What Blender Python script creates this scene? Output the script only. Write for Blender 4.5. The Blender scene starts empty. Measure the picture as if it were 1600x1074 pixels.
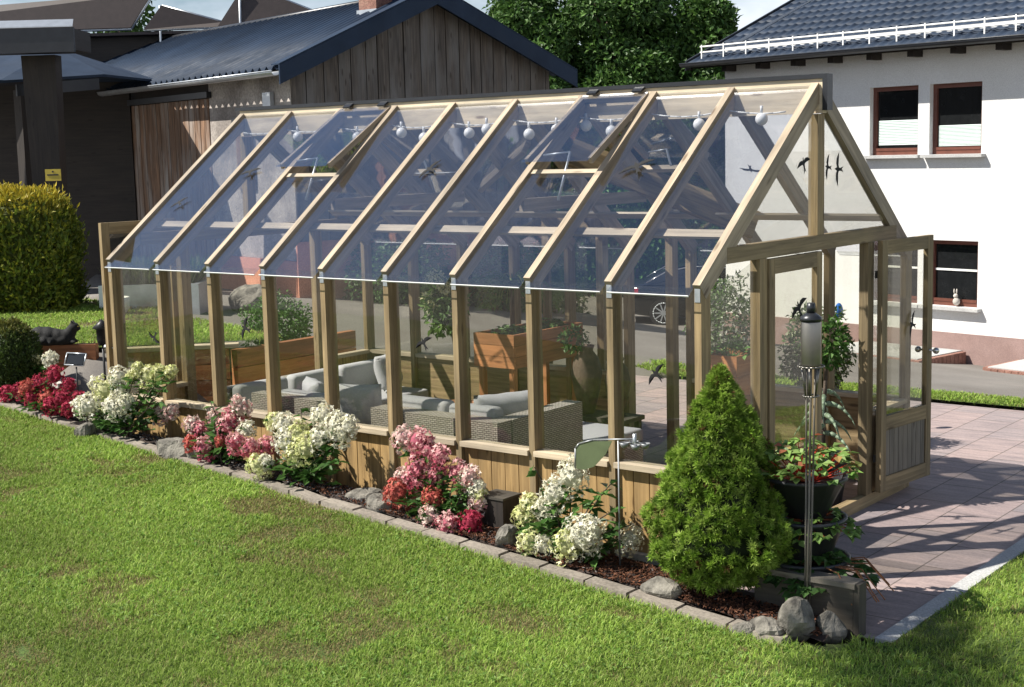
import bpy, math, random
import numpy as np
from mathutils import Vector, Matrix
R = math.radians
scene = bpy.context.scene
COL = scene.collection

# ------------------------------------------------------------------ camera, world, sun, exposure
CAM = (4.771, -8.008, 2.938)
yaw, pitch, roll, FPX = -0.669, -0.134, -0.025, 2213.87
fw = Vector((math.cos(pitch)*math.sin(yaw), math.cos(pitch)*math.cos(yaw), math.sin(pitch)))
rt0 = Vector((math.cos(yaw), -math.sin(yaw), 0)); up0 = rt0.cross(fw)
rt = math.cos(roll)*rt0 + math.sin(roll)*up0
up = -math.sin(roll)*rt0 + math.cos(roll)*up0
cam_d = bpy.data.cameras.new("camera"); cam = bpy.data.objects.new("camera", cam_d); COL.objects.link(cam)
m = Matrix((rt, up, -fw)).transposed().to_4x4(); m.translation = CAM
cam.matrix_world = m
cam_d.sensor_width = 36.0; cam_d.lens = FPX/1600*36; cam_d.clip_end = 2000; cam_d.clip_start = 0.05
scene.camera = cam

SUN_EL, SUN_AZ = R(48), (0.725, 0.688)          # light travels towards +x +y
world = bpy.data.worlds.new("World"); scene.world = world; world.use_nodes = True
wn, wl = world.node_tree.nodes, world.node_tree.links
wn.clear()
wo = wn.new("ShaderNodeOutputWorld"); bg = wn.new("ShaderNodeBackground"); bg.inputs[1].default_value = 0.05
sky = wn.new("ShaderNodeTexSky"); sky.sky_type = 'NISHITA'; sky.sun_disc = False
sky.sun_elevation = SUN_EL; sky.sun_rotation = math.atan2(-SUN_AZ[0], -SUN_AZ[1])
sky.air_density = 1.0; sky.dust_density = 0.15; sky.ozone_density = 2.6
tc = wn.new("ShaderNodeTexCoord"); mp = wn.new("ShaderNodeMapping"); mp.inputs['Scale'].default_value = (1, 1, 2.6)
ns = wn.new("ShaderNodeTexNoise"); ns.inputs['Scale'].default_value = 2.3; ns.inputs['Detail'].default_value = 7; ns.inputs['Roughness'].default_value = .58
cr = wn.new("ShaderNodeValToRGB"); cr.color_ramp.elements[0].position = .36; cr.color_ramp.elements[1].position = .58
mx = wn.new("ShaderNodeMix"); mx.data_type = 'RGBA'; mx.inputs[7].default_value = (13.5, 14.2, 15.5, 1)
wl.new(tc.outputs['Generated'], mp.inputs[0]); wl.new(mp.outputs[0], ns.inputs['Vector']); wl.new(ns.outputs['Fac'], cr.inputs[0])
sx = wn.new("ShaderNodeSeparateXYZ"); wl.new(tc.outputs['Generated'], sx.inputs[0])
hr = wn.new("ShaderNodeMapRange"); hr.inputs[1].default_value = .25; hr.inputs[2].default_value = .5; hr.inputs[3].default_value = 1; hr.inputs[4].default_value = .08; wl.new(sx.outputs[2], hr.inputs[0])
cm_ = wn.new("ShaderNodeMath"); cm_.operation = 'MULTIPLY'; wl.new(cr.outputs[0], cm_.inputs[0]); wl.new(hr.outputs[0], cm_.inputs[1]); wl.new(cm_.outputs[0], mx.inputs[0]); wl.new(sky.outputs[0], mx.inputs[6]); wl.new(mx.outputs[2], bg.inputs[0]); wl.new(bg.outputs[0], wo.inputs[0])

sd = bpy.data.lights.new("sun", 'SUN'); sd.energy = 5.0; sd.angle = R(0.5); sd.color = (1, .95, .86)
sun = bpy.data.objects.new("sun", sd); COL.objects.link(sun)
ld = Vector((SUN_AZ[0]*math.cos(SUN_EL), SUN_AZ[1]*math.cos(SUN_EL), -math.sin(SUN_EL)))
sun.rotation_euler = ld.to_track_quat('-Z', 'Y').to_euler(); sun.location = (-20, -20, 30)
vs = scene.view_settings; vs.view_transform = 'Standard'; vs.look = 'None'; vs.gamma = 1; vs.exposure = 0.8; vs.use_curve_mapping = False
scene.render.engine = 'CYCLES'
cy = scene.cycles; cy.use_denoising = True; cy.max_bounces = 10; cy.transparent_max_bounces = 40
cy.diffuse_bounces = 3; cy.glossy_bounces = 3; cy.transmission_bounces = 6; cy.caustics_reflective = False; cy.caustics_refractive = False

# ------------------------------------------------------------------ material helpers
def nodes(name):
    mat = bpy.data.materials.new(name); mat.use_nodes = True
    nt = mat.node_tree; b = nt.nodes['Principled BSDF']
    return mat, nt.nodes, nt.links, b
def ramp(N, stops):
    r = N.new("ShaderNodeValToRGB"); e = r.color_ramp.elements
    while len(e) < len(stops): e.new(0.5)
    for k, (p, c) in enumerate(stops): e[k].position = p; e[k].color = (*c, 1)
    return r
def mixc(N, L, f, a, b, mode='MIX'):
    x = N.new("ShaderNodeMix"); x.data_type = 'RGBA'; x.blend_type = mode
    for s, v in ((0, f), (6, a), (7, b)):
        if hasattr(v, 'links') or hasattr(v, 'is_output'): L.new(v, x.inputs[s])
        elif isinstance(v, (int, float)): x.inputs[s].default_value = v
        else: x.inputs[s].default_value = (*v, 1)
    return x.outputs[2]
def noise(N, L, vec, scale, detail=4, rough=.55, dist=0):
    n = N.new("ShaderNodeTexNoise"); n.inputs['Scale'].default_value = scale; n.inputs['Detail'].default_value = detail
    n.inputs['Roughness'].default_value = rough; n.inputs['Distortion'].default_value = dist
    if vec is not None: L.new(vec, n.inputs['Vector'])
    return n.outputs['Fac']
def bump(N, L, h, strength, dist, b):
    bp = N.new("ShaderNodeBump"); bp.inputs['Strength'].default_value = strength; bp.inputs['Distance'].default_value = dist
    L.new(h, bp.inputs['Height']); L.new(bp.outputs[0], b.inputs['Normal'])
def plain(name, c, rough=.6, metal=0.0, var=.25, scale=8, bmp=0.0, spec=.5):
    mat, N, L, b = nodes(name)
    t = N.new("ShaderNodeTexCoord").outputs['Object']
    f = noise(N, L, t, scale, 5)
    r = ramp(N, [(.3, [v*(1-var) for v in c]), (.7, [min(1, v*(1+var)) for v in c])]); L.new(f, r.inputs[0])
    L.new(r.outputs[0], b.inputs['Base Color']); b.inputs['Roughness'].default_value = rough; b.inputs['Metallic'].default_value = metal
    b.inputs['Specular IOR Level'].default_value = spec
    if bmp: bump(N, L, noise(N, L, t, scale*6, 6), .5, bmp, b)
    return mat
def timber(name, light, dark, rough=.7, knots=True, grey=None):
    """sawn timber: u runs along the grain (metres), v across it"""
    mat, N, L, b = nodes(name)
    uv = N.new("ShaderNodeUVMap").outputs[0]
    oi = N.new("ShaderNodeObjectInfo").outputs['Random']
    mpn = N.new("ShaderNodeMapping"); mpn.inputs['Scale'].default_value = (1.6, 34, 1); L.new(uv, mpn.inputs[0])
    off = N.new("ShaderNodeCombineXYZ"); mm = N.new("ShaderNodeMath"); mm.operation = 'MULTIPLY'; mm.inputs[1].default_value = 37
    L.new(oi, mm.inputs[0]); L.new(mm.outputs[0], off.inputs[0]); L.new(mm.outputs[0], off.inputs[1]); L.new(off.outputs[0], mpn.inputs['Location'])
    g = noise(N, L, mpn.outputs[0], 1.0, 5, .6, .6)
    r = ramp(N, [(.28, dark), (.5, [(a+c)/2 for a, c in zip(light, dark)]), (.72, light)]); L.new(g, r.inputs[0])
    col = r.outputs[0]
    m2 = N.new("ShaderNodeMapping"); m2.inputs['Scale'].default_value = (1.1, 5, 1); L.new(uv, m2.inputs[0]); L.new(off.outputs[0], m2.inputs['Location'])
    blot = noise(N, L, m2.outputs[0], 1.3, 3)
    rb = ramp(N, [(.35, (.72, .72, .72)), (.65, (1.12, 1.1, 1.06))]); L.new(blot, rb.inputs[0])
    col = mixc(N, L, 1.0, col, rb.outputs[0], 'MULTIPLY')
    if grey:
        rg = ramp(N, [(.45, (0, 0, 0)), (.7, (1, 1, 1))]); L.new(noise(N, L, m2.outputs[0], .6, 4), rg.inputs[0])
        col = mixc(N, L, rg.outputs[0], col, grey)
    if knots:
        m3 = N.new("ShaderNodeMapping"); m3.inputs['Scale'].default_value = (2.2, 9, 1); L.new(uv, m3.inputs[0]); L.new(off.outputs[0], m3.inputs['Location'])
        vo = N.new("ShaderNodeTexVoronoi"); vo.inputs['Scale'].default_value = 1.0; L.new(m3.outputs[0], vo.inputs['Vector'])
        rk = ramp(N, [(.07, (.25, .19, .14)), (.17, (1, 1, 1))]); L.new(vo.outputs['Distance'], rk.inputs[0])
        col = mixc(N, L, .8, col, rk.outputs[0], 'MULTIPLY')
    hv = ramp(N, [(0, (.84, .85, .86)), (1, (1.1, 1.08, 1.04))]); L.new(oi, hv.inputs[0])
    col = mixc(N, L, 1.0, col, hv.outputs[0], 'MULTIPLY')
    L.new(col, b.inputs['Base Color']); b.inputs['Roughness'].default_value = rough
    bump(N, L, g, .35, .004, b)
    return mat
def glass(name, tint, boost=1.0, rough=0.0, bumpy=False):
    mat = bpy.data.materials.new(name); mat.use_nodes = True; N, L = mat.node_tree.nodes, mat.node_tree.links; N.clear()
    o = N.new("ShaderNodeOutputMaterial"); t = N.new("ShaderNodeBsdfTransparent"); t.inputs[0].default_value = (*tint, 1)
    gl = N.new("ShaderNodeBsdfGlossy"); gl.inputs['Roughness'].default_value = rough; gl.inputs[0].default_value = (.95, .97, 1, 1)
    lw = N.new("ShaderNodeLayerWeight"); lw.inputs[0].default_value = .5
    if bumpy:
        tcn = N.new("ShaderNodeTexCoord"); bp = N.new("ShaderNodeBump"); bp.inputs['Strength'].default_value = .25; bp.inputs['Distance'].default_value = .02
        L.new(noise(N, L, tcn.outputs['Object'], 1.7, 2), bp.inputs['Height']); L.new(bp.outputs[0], gl.inputs['Normal'])
    p = N.new("ShaderNodeMath"); p.operation = 'POWER'; p.inputs[1].default_value = 4.2; L.new(lw.outputs['Facing'], p.inputs[0])
    a = N.new("ShaderNodeMath"); a.operation = 'MULTIPLY_ADD'; a.inputs[1].default_value = .9*boost; a.inputs[2].default_value = .04*boost; a.use_clamp = True
    L.new(p.outputs[0], a.inputs[0])
    mxs = N.new("ShaderNodeMixShader"); L.new(a.outputs[0], mxs.inputs[0]); L.new(t.outputs[0], mxs.inputs[1]); L.new(gl.outputs[0], mxs.inputs[2]); L.new(mxs.outputs[0], o.inputs[0])
    return mat
def foliage(name, rough=.5, trans=.25, spec=.3):
    """colour comes from the per-leaf colour of the plant itself"""
    mat, N, L, b = nodes(name)
    a = N.new("ShaderNodeAttribute"); a.attribute_name = 'col'
    L.new(a.outputs['Color'], b.inputs['Base Color']); b.inputs['Roughness'].default_value = rough; b.inputs['Specular IOR Level'].default_value = spec
    tr = N.new("ShaderNodeBsdfTranslucent"); L.new(a.outputs['Color'], tr.inputs[0])
    mxs = N.new("ShaderNodeMixShader"); mxs.inputs[0].default_value = trans
    L.new(b.outputs[0], mxs.inputs[1]); L.new(tr.outputs[0], mxs.inputs[2]); L.new(mxs.outputs[0], N['Material Output'].inputs[0])
    return mat
M = {}
M['post'] = timber('pressure_treated_pine', (.385, .29, .16), (.175, .125, .063))
M['rafter'] = timber('weathered_pine', (.48, .40, .305), (.25, .20, .145))
M['ridge'] = timber('ridge_board_pine', (.82, .72, .56), (.60, .50, .36))
M['plank'] = timber('cladding_pine', (.47, .315, .14), (.235, .15, .06))
M['sill'] = timber('sill_pine', (.60, .51, .38), (.40, .33, .24))
M['larch'] = timber('larch', (.52, .235, .095), (.33, .135, .05))
M['larch_dark'] = timber('larch_sleeper', (.40, .165, .07), (.22, .085, .035))
M['sleeper'] = timber('old_sleeper', (.10, .088, .07), (.045, .038, .03))
M['oldboard'] = timber('weathered_barn_board', (.15, .125, .105), (.035, .029, .025), knots=True, grey=(.16, .155, .15))
M['door_board'] = timber('barn_door_board', (.34, .20, .125), (.075, .048, .034), grey=(.36, .33, .31))
M['beam_grey'] = timber('grey_weathered_shaded_timber', (.21, .19, .165), (.12, .108, .09))
M['beam_dark'] = timber('dark_beam', (.034, .026, .021), (.016, .012, .01))
M['glass'] = glass('wall_glass', (.93, .932, .905), 1.0)
M['roof_glass'] = glass('roof_glass', (.966, .972, .985), 2.2, bumpy=True)
M['metal_dark'] = plain('anthracite_metal', (.028, .03, .035), .35, .3, .15)
M['steel'] = plain('brushed_steel', (.55, .54, .52), .28, 1.0, .08)
M['torch_steel'] = plain('tarnished_steel', (.26, .245, .22), .42, 1.0, .2, 5)
M['vane'] = plain('dull_zinc', (.30, .31, .32), .5, .8, .15)
M['galv'] = plain('galvanised_steel', (.52, .55, .58), .4, .8, .1)
M['black'] = plain('black_plastic', (.012, .012, .013), .45, 0, .2)
M['black_matt'] = plain('black_film', (.006, .006, .007), .8, 0, .1)
M['white'] = plain('white_enamel', (.8, .8, .78), .35, 0, .04)
M['globe'] = plain('white_lamp_globe', (.86, .86, .85), .3, 0, .02)
M['pot'] = plain('dark_grey_pot', (.03, .032, .037), .5, 0, .15)
M['terracotta'] = plain('terracotta', (.36, .17, .09), .8, 0, .25, 6)
M['brown_urn'] = plain('brown_clay', (.11, .075, .05), .85, 0, .5, 9, .01)
M['soil'] = plain('potting_soil', (.045, .03, .02), .95, 0, .5, 30, .02)
M['stone'] = plain('field_stone', (.16, .148, .125), .9, 0, .75, 9, .03)
M['cushion'] = plain('grey_cushion_cloth', (.40, .40, .42), .9, 0, .06, 60, .002)
M['lichen'] = plain('concrete_coping', (.52, .48, .43), .9, 0, .3, 12, .01)
M['leaf'] = foliage('leaf')
M['flower'] = foliage('petal', .7, .3, .1)
M['grassblade'] = foliage('grass_blade', .55, .4, .2)
M['needle'] = foliage('needle', .55, .32, .25)
M['bark'] = plain('bark', (.085, .062, .045), .9, 0, .45, 12, .03)

def m_wicker():
    mat, N, L, b = nodes('grey_wicker')
    uv = N.new("ShaderNodeUVMap").outputs[0]
    br = N.new("ShaderNodeTexBrick"); br.inputs['Scale'].default_value = 1; br.inputs['Brick Width'].default_value = .045; br.inputs['Row Height'].default_value = .016
    br.inputs['Mortar Size'].default_value = .0035; br.inputs['Mortar Smooth'].default_value = .6
    br.inputs[1].default_value = (.50, .46, .41, 1); br.inputs[2].default_value = (.38, .345, .30, 1); br.inputs[3].default_value = (.05, .043, .036, 1)
    L.new(uv, br.inputs['Vector']); L.new(br.outputs[0], b.inputs['Base Color']); b.inputs['Roughness'].default_value = .6
    bump(N, L, br.outputs['Fac'], -.8, .006, b); return mat
M['wicker'] = m_wicker()
def m_pavers():
    mat, N, L, b = nodes('rose_grey_pavers')
    t = N.new("ShaderNodeTexCoord").outputs['Object']
    mpn = N.new("ShaderNodeMapping"); mpn.inputs['Rotation'].default_value = (0, 0, R(90)); mpn.inputs['Location'].default_value = (.1, .17, 0); L.new(t, mpn.inputs[0])
    br = N.new("ShaderNodeTexBrick"); br.inputs['Scale'].default_value = 1; br.inputs['Brick Width'].default_value = .6; br.inputs['Row Height'].default_value = .4
    br.inputs['Mortar Size'].default_value = .006; br.inputs[1].default_value = (.345, .28, .27, 1); br.inputs[2].default_value = (.275, .245, .25, 1); br.inputs[3].default_value = (.13, .11, .10, 1)
    L.new(mpn.outputs[0], br.inputs['Vector'])
    m2 = N.new("ShaderNodeMapping"); m2.inputs['Scale'].default_value = (1.2, 7, 1); m2.inputs['Rotation'].default_value = (0, 0, R(90)); L.new(t, m2.inputs[0])
    f = noise(N, L, m2.outputs[0], 1.6, 6, .65)
    r = ramp(N, [(.3, (.68, .66, .68)), (.5, (1, .95, .93)), (.72, (1.3, 1.18, 1.12))]); L.new(f, r.inputs[0])
    c = mixc(N, L, 1.0, br.outputs[0], r.outputs[0], 'MULTIPLY')
    f2 = noise(N, L, t, 40, 4, .7); r2 = ramp(N, [(.3, (.8, .8, .8)), (.7, (1.12, 1.12, 1.12))]); L.new(f2, r2.inputs[0])
    c = mixc(N, L, 1.0, c, r2.outputs[0], 'MULTIPLY')
    L.new(c, b.inputs['Base Color']); b.inputs['Roughness'].default_value = .75
    bump(N, L, br.outputs['Fac'], -.5, .006, b); return mat
M['pavers'] = m_pavers()
def m_ground(name, c1, c2, c3, s1, s2, rough=.95, bmp=.02):
    mat, N, L, b = nodes(name)
    t = N.new("ShaderNodeTexCoord").outputs['Object']
    f = noise(N, L, t, s1, 6, .6); g = noise(N, L, t, s2, 5, .7)
    r = ramp(N, [(.35, c1), (.55, c2), (.7, c3)]); L.new(f, r.inputs[0])
    r2 = ramp(N, [(.3, (.6, .6, .6)), (.7, (1.3, 1.3, 1.3))]); L.new(g, r2.inputs[0])
    L.new(mixc(N, L, 1.0, r.outputs[0], r2.outputs[0], 'MULTIPLY'), b.inputs['Base Color']); b.inputs['Roughness'].default_value = rough
    bump(N, L, g, .7, bmp, b); return mat
M['turf'] = m_ground('lawn_turf', (.06, .105, .018), (.08, .13, .022), (.15, .145, .055), 1.1, 60)
M['asphalt'] = m_ground('asphalt', (.15, .135, .12), (.185, .17, .155), (.22, .20, .18), .7, 90, .9, .006)
M['mulchbase'] = m_ground('mulch_base', (.03, .022, .018), (.05, .032, .024), (.035, .033, .034), 3, 50)
M['kerb'] = m_ground('kerb_concrete', (.19, .165, .135), (.27, .235, .195), (.33, .29, .24), 3, 45, .9, .006)
M['stucco'] = m_ground('white_stucco', (.70, .695, .675), (.75, .75, .74), (.77, .77, .76), .45, 140, .9, .004)
M['plinth'] = m_ground('plinth_render', (.25, .165, .15), (.31, .21, .19), (.36, .25, .23), 1.5, 110, .9, .008)
M['salmon'] = m_ground('salmon_render', (.50, .215, .14), (.58, .26, .17), (.62, .30, .20), 1.3, 60, .9, .006)
M['oldplaster'] = m_ground('old_plaster', (.25, .22, .20), (.44, .395, .36), (.52, .47, .43), 1.1, 26, .95, .01)
M['brickred'] = m_ground('red_brick_edging', (.24, .12, .09), (.33, .17, .13), (.40, .24, .18), 6, 60)
M['slab'] = m_ground('grey_slab', (.40, .40, .40), (.47, .47, .46), (.52, .52, .52), 2, 70, .9, .004)
def m_roofmetal(name, c, rough):
    mat, N, L, b = nodes(name)
    t = N.new("ShaderNodeTexCoord").outputs['Object']; f = noise(N, L, t, .9, 6, .65)
    r = ramp(N, [(.3, [v*.72 for v in c]), (.7, [v*1.3 for v in c])]); L.new(f, r.inputs[0]); L.new(r.outputs[0], b.inputs['Base Color'])
    r2 = ramp(N, [(.3, (rough-.08,)*3), (.7, (rough+.12,)*3)]); L.new(noise(N, L, t, 3, 5), r2.inputs[0]); L.new(r2.outputs[0], b.inputs['Roughness']); b.inputs['Specular IOR Level'].default_value = .18; return mat
M['barn_roof'] = m_roofmetal('dark_sheet_roof', (.017, .030, .055), .6)
M['house_roof'] = m_roofmetal('anthracite_tile_roof', (.026, .039, .064), .58)
M['pane_dark'] = plain('window_glass_dark_room', (.012, .013, .014), .04, 0, .2)
M['brown_frame'] = plain('brown_window_frame', (.13, .045, .03), .45, 0, .15)
M['solar'] = plain('solar_back_sheet', (.045, .032, .03), .6, 0, .15)
M['car'] = plain('black_car_paint', (.012, .014, .016), .12, .2, .05)
M['tailred'] = plain('red_tail_lamp', (.55, .02, .015), .15, 0, .1)
M['rubber'] = plain('tyre_rubber', (.015, .015, .015), .8, 0, .2)
M['catfur'] = plain('black_cat_fur', (.006, .006, .006), .8, 0, .5, 60, .006)
M['yellow'] = plain('yellow_sign_paint', (.55, .42, .06), .6, 0, .1)
M['greenmetal'] = plain('olive_green_painted_metal', (.085, .11, .05), .6, .0, .15)
M['bluegl'] = plain('blue_glazed_ornament', (.02, .13, .45), .25, 0, .1)
M['blind'] = plain('pale_pleated_blind', (.62, .70, .68), .8, 0, .03)

# ------------------------------------------------------------------ mesh helpers
class MB:
    """collects shapes in world coordinates; build() links them as ONE mesh object"""
    def __init__(s): s.v = []; s.f = []; s.uv = []; s.sm = []
    def face(s, pts, uv=None, smooth=False):
        n = len(s.v); s.v += [tuple(p) for p in pts]; s.f.append(list(range(n, n+len(pts))))
        if uv is None:
            p0 = Vector(pts[0]); a = (Vector(pts[1])-p0); nrm = a.cross(Vector(pts[-1])-p0)
            if a.length > 1e-9: a.normalize()
            b = nrm.cross(a)
            if b.length > 1e-9: b.normalize()
            uv = [((Vector(p)-p0).dot(a), (Vector(p)-p0).dot(b)) for p in pts]
        s.uv.append(uv); s.sm.append(smooth)
    def hexa(s, q, lu=0):
        """8 corners: bottom ring 0-3, top ring 4-7; lu = axis of the grain (0: 0->1, 1: 0->3, 2: 0->4)"""
        q = [Vector(p) for p in q]
        o = random.random()*9
        A = [(q[1]-q[0]), (q[3]-q[0]), (q[4]-q[0])]; g = A[lu].normalized() if A[lu].length else Vector((1, 0, 0))
        for idx in ((3, 2, 1, 0), (4, 5, 6, 7), (0, 1, 5, 4), (1, 2, 6, 5), (2, 3, 7, 6), (3, 0, 4, 7)):
            pts = [q[i] for i in idx]; nr = (pts[1]-pts[0]).cross(pts[2]-pts[0])
            if nr.length < 1e-12: nr = Vector((0, 0, 1))
            nr.normalize(); c = nr.cross(g)
            if c.length < .3: gg = (pts[1]-pts[0]).normalized(); c = nr.cross(gg)
            else: gg = g
            s.face(pts, [((p-q[0]).dot(gg)+o, (p-q[0]).dot(c)+o) for p in pts])
        return s
    def box(s, x0, x1, y0, y1, z0, z1, lu=None):
        if lu is None: d = (abs(x1-x0), abs(y1-y0), abs(z1-z0)); lu = d.index(max(d))
        return s.hexa([(x0, y0, z0), (x1, y0, z0), (x1, y1, z0), (x0, y1, z0), (x0, y0, z1), (x1, y0, z1), (x1, y1, z1), (x0, y1, z1)], lu)
    def fbox(s, F, a0, a1, b0, b1, c0, c1, lu=None):
        """box in a frame F(a,b,c)->world"""
        if lu is None: d = (abs(a1-a0), abs(b1-b0), abs(c1-c0)); lu = d.index(max(d))
        return s.hexa([F(a0, b0, c0), F(a1, b0, c0), F(a1, b1, c0), F(a0, b1, c0), F(a0, b0, c1), F(a1, b0, c1), F(a1, b1, c1), F(a0, b1, c1)], lu)
    def beam(s, p0, p1, w, h, upv=(0, 0, 1), centre=True):
        """bar from p0 to p1; w sideways, h along up (top at the line if not centre)"""
        p0, p1 = Vector(p0), Vector(p1); d = (p1-p0).normalized(); u = Vector(upv); sd_ = d.cross(u).normalized(); u = sd_.cross(d).normalized()
        t, bt = (h/2, -h/2) if centre else (0, -h)
        q = []
        for z in (bt, t):
            q += [p0+sd_*(-w/2)+u*z, p1+sd_*(-w/2)+u*z, p1+sd_*(w/2)+u*z, p0+sd_*(w/2)+u*z]
        return s.hexa(q, 0)
    def cyl(s, p0, p1, r0, r1=None, n=10, caps=True):
        r1 = r0 if r1 is None else r1; p0, p1 = Vector(p0), Vector(p1); d = (p1-p0).normalized()
        a = d.orthogonal().normalized(); b = d.cross(a); ln = (p1-p0).length
        ring = lambda p, r: [p+a*math.cos(2*math.pi*k/n)*r+b*math.sin(2*math.pi*k/n)*r for k in range(n)]
        A, B = ring(p0, r0), ring(p1, r1)
        for k in range(n):
            j = (k+1) % n; s.face([A[k], A[j], B[j], B[k]], [(0, k*.1), (0, (k+1)*.1), (ln, (k+1)*.1), (ln, k*.1)], True)
        if caps: s.face(A[::-1]); s.face(B)
        return s
    def tube(s, pts, r, n=6):
        rs = r if isinstance(r, (list, tuple)) else [r]*len(pts)
        for k in range(len(pts)-1): s.cyl(pts[k], pts[k+1], rs[k], rs[k+1], n, True)
        return s
    def lathe(s, c, prof, n=20):
        c = Vector(c); P = [[c+Vector((r*math.cos(2*math.pi*k/n), r*math.sin(2*math.pi*k/n), z)) for k in range(n)] for r, z in prof]
        for i in range(len(P)-1):
            for k in range(n):
                j = (k+1) % n; s.face([P[i][k], P[i][j], P[i+1][j], P[i+1][k]], None, True)
        return s
    def sphere(s, c, r, n=10, sq=(1, 1, 1)):
        c = Vector(c)
        P = [[c+Vector((r*sq[0]*math.sin(math.pi*i/n)*math.cos(2*math.pi*k/(2*n)), r*sq[1]*math.sin(math.pi*i/n)*math.sin(2*math.pi*k/(2*n)), r*sq[2]*math.cos(math.pi*i/n))) for k in range(2*n)] for i in range(n+1)]
        for i in range(n):
            for k in range(2*n):
                j = (k+1) % (2*n)
                q = [P[i+1][k], P[i+1][j], P[i][j], P[i][k]]
                if i == 0: q = [P[1][k], P[1][j], P[0][k]]
                elif i == n-1: q = [P[n][k], P[i][j], P[i][k]]
                s.face(q, None, True)
        return s
    def prism(s, pts, ext):
        """polygon (world points) extruded by vector ext"""
        P = [Vector(p) for p in pts]; e = Vector(ext); Q = [p+e for p in P]
        s.face(P[::-1]); s.face(Q); n = len(P)
        for k in range(n): s.face([P[k], P[(k+1) % n], Q[(k+1) % n], Q[k]])
        return s
    def build(s, name, mat, parent=None, weld=False):
        inv = None
        if parent is not None:
            root = parent
            while root.parent: root = root.parent
            inv = root.matrix_basis.inverted()
        me = bpy.data.meshes.new(name)
        vv = [tuple(inv @ Vector(p)) for p in s.v] if inv else s.v
        me.from_pydata(vv, [], s.f)
        ul = me.uv_layers.new(name="UVMap"); flat = [c for f in s.uv for p in f for c in p]
        ul.data.foreach_set("uv", flat)
        me.polygons.foreach_set("use_smooth", s.sm)
        me.materials.append(mat)
        if weld or any(s.sm):
            import bmesh
            b = bmesh.new(); b.from_mesh(me); bmesh.ops.remove_doubles(b, verts=b.verts, dist=1e-5); bmesh.ops.recalc_face_normals(b, faces=b.faces); b.to_mesh(me); b.free()
        o = bpy.data.objects.new(name, me); COL.objects.link(o)
        if parent is not None: o.parent = parent
        return o
def tag(o, label=None, cat=None, group=None, kind=None):
    if label: o['label'] = label
    if cat: o['category'] = cat
    if group: o['group'] = group
    if kind: o['kind'] = kind
    return o
def thing(name, label, cat, loc=(0, 0, 0), group=None):
    o = bpy.data.objects.new(name, None); o.empty_display_size = .1; COL.objects.link(o); o.location = loc
    o.matrix_basis = Matrix.Translation(loc)
    return tag(o, label, cat, group)
def np_build(name, V, F, C, mat, parent=None, smooth=False):
    """V (n,3) world, F (m,k) int, C (n,3) colour"""
    if parent is not None:
        root = parent
        while root.parent: root = root.parent
        V = V - np.array(root.matrix_basis.translation)
    me = bpy.data.meshes.new(name); n, mF, k = len(V), len(F), F.shape[1]
    me.vertices.add(n); me.vertices.foreach_set("co", V.astype(np.float32).ravel())
    me.loops.add(mF*k); me.loops.foreach_set("vertex_index", F.astype(np.int32).ravel())
    me.polygons.add(mF); me.polygons.foreach_set("loop_start", np.arange(0, mF*k, k, dtype=np.int32))
    try: me.polygons.foreach_set("loop_total", np.full(mF, k, dtype=np.int32))
    except Exception: pass
    me.update(calc_edges=True); me.validate()
    a = me.attributes.new("col", 'FLOAT_COLOR', 'POINT'); a.data.foreach_set("color", np.hstack([C, np.ones((n, 1))]).astype(np.float32).ravel())
    me.polygons.foreach_set("use_smooth", np.full(mF, smooth))
    me.materials.append(mat); o = bpy.data.objects.new(name, me); COL.objects.link(o)
    if parent is not None: o.parent = parent
    return o
def unit(a): return a/np.maximum(np.linalg.norm(a, axis=-1, keepdims=True), 1e-9)
def leaves(P, D, Nn, ln, wd, C, fold=.25):
    """rhombic folded leaves: base P, direction D, face normal Nn -> V, F, C"""
    n = len(P); D = unit(D); S = unit(np.cross(D, Nn)); U = np.cross(S, D)
    ln = np.broadcast_to(ln, n)[:, None]; wd = np.broadcast_to(wd, n)[:, None]
    V = np.stack([P, P+D*ln*.45+S*wd*.5+U*wd*fold, P+D*ln-U*ln*.12, P+D*ln*.45-S*wd*.5+U*wd*fold], 1).reshape(-1, 3)
    i = np.arange(n)[:, None]*4
    F = np.concatenate([i+np.array([[0, 1, 2]]), i+np.array([[0, 2, 3]])], 0)
    return V, F, np.repeat(C, 4, 0)
def join(*parts):
    Vs, Fs, Cs, o = [], [], [], 0
    for V, F, C in parts: Vs.append(V); Fs.append(F+o); Cs.append(C); o += len(V)
    return np.concatenate(Vs), np.concatenate(Fs), np.concatenate(Cs)
def cols(rng, n, cs, jit=.15):
    cs = np.array(cs, float); w = rng.integers(0, len(cs), n); w2 = rng.integers(0, len(cs), n); t = rng.random((n, 1))
    return np.clip((cs[w]*t+cs[w2]*(1-t))*(1+jit*rng.standard_normal((n, 1))), 0, 1)
def randdir(rng, n): return unit(rng.standard_normal((n, 3)))

# ------------------------------------------------------------------ terrain height
CP = np.array([(-4.8, 6.3, 0), (-1.4, 7.4, 0), (-.3, 7.45, 0), (1.5, 7, -.05), (3, 3, -.1), (-7.2, 4.2, .42), (-8.1, 6.0, .62), (-9.2, 7.2, .72),
               (-14, 20.15, -1.12), (-11, 23, -1.2), (-3.14, 15.95, -.92), (-10, 17.3, -1.0), (5, 14.4, -.9), (-11.2, 6.05, .9), (-9.6, 11.7, .25),
               (-11.9, 2.3, 1.0), (-11, 3.1, 1.0), (-8.6, 1.2, .98), (-7.9, 2.0, .95), (-14, 4.5, 1.0), (-20, 8, 1.0), (-16, 25, -1.0), (-25, 30, -.8), (-18, 0, 1.0), (10, 25, -1.2), (12, 8, -.4), (-1.5, 10, -.28), (1.5, 10, -.35)], float)
def _k(a, b): return np.linalg.norm(a[:, None, :]-b[None, :, :], axis=2)
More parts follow.
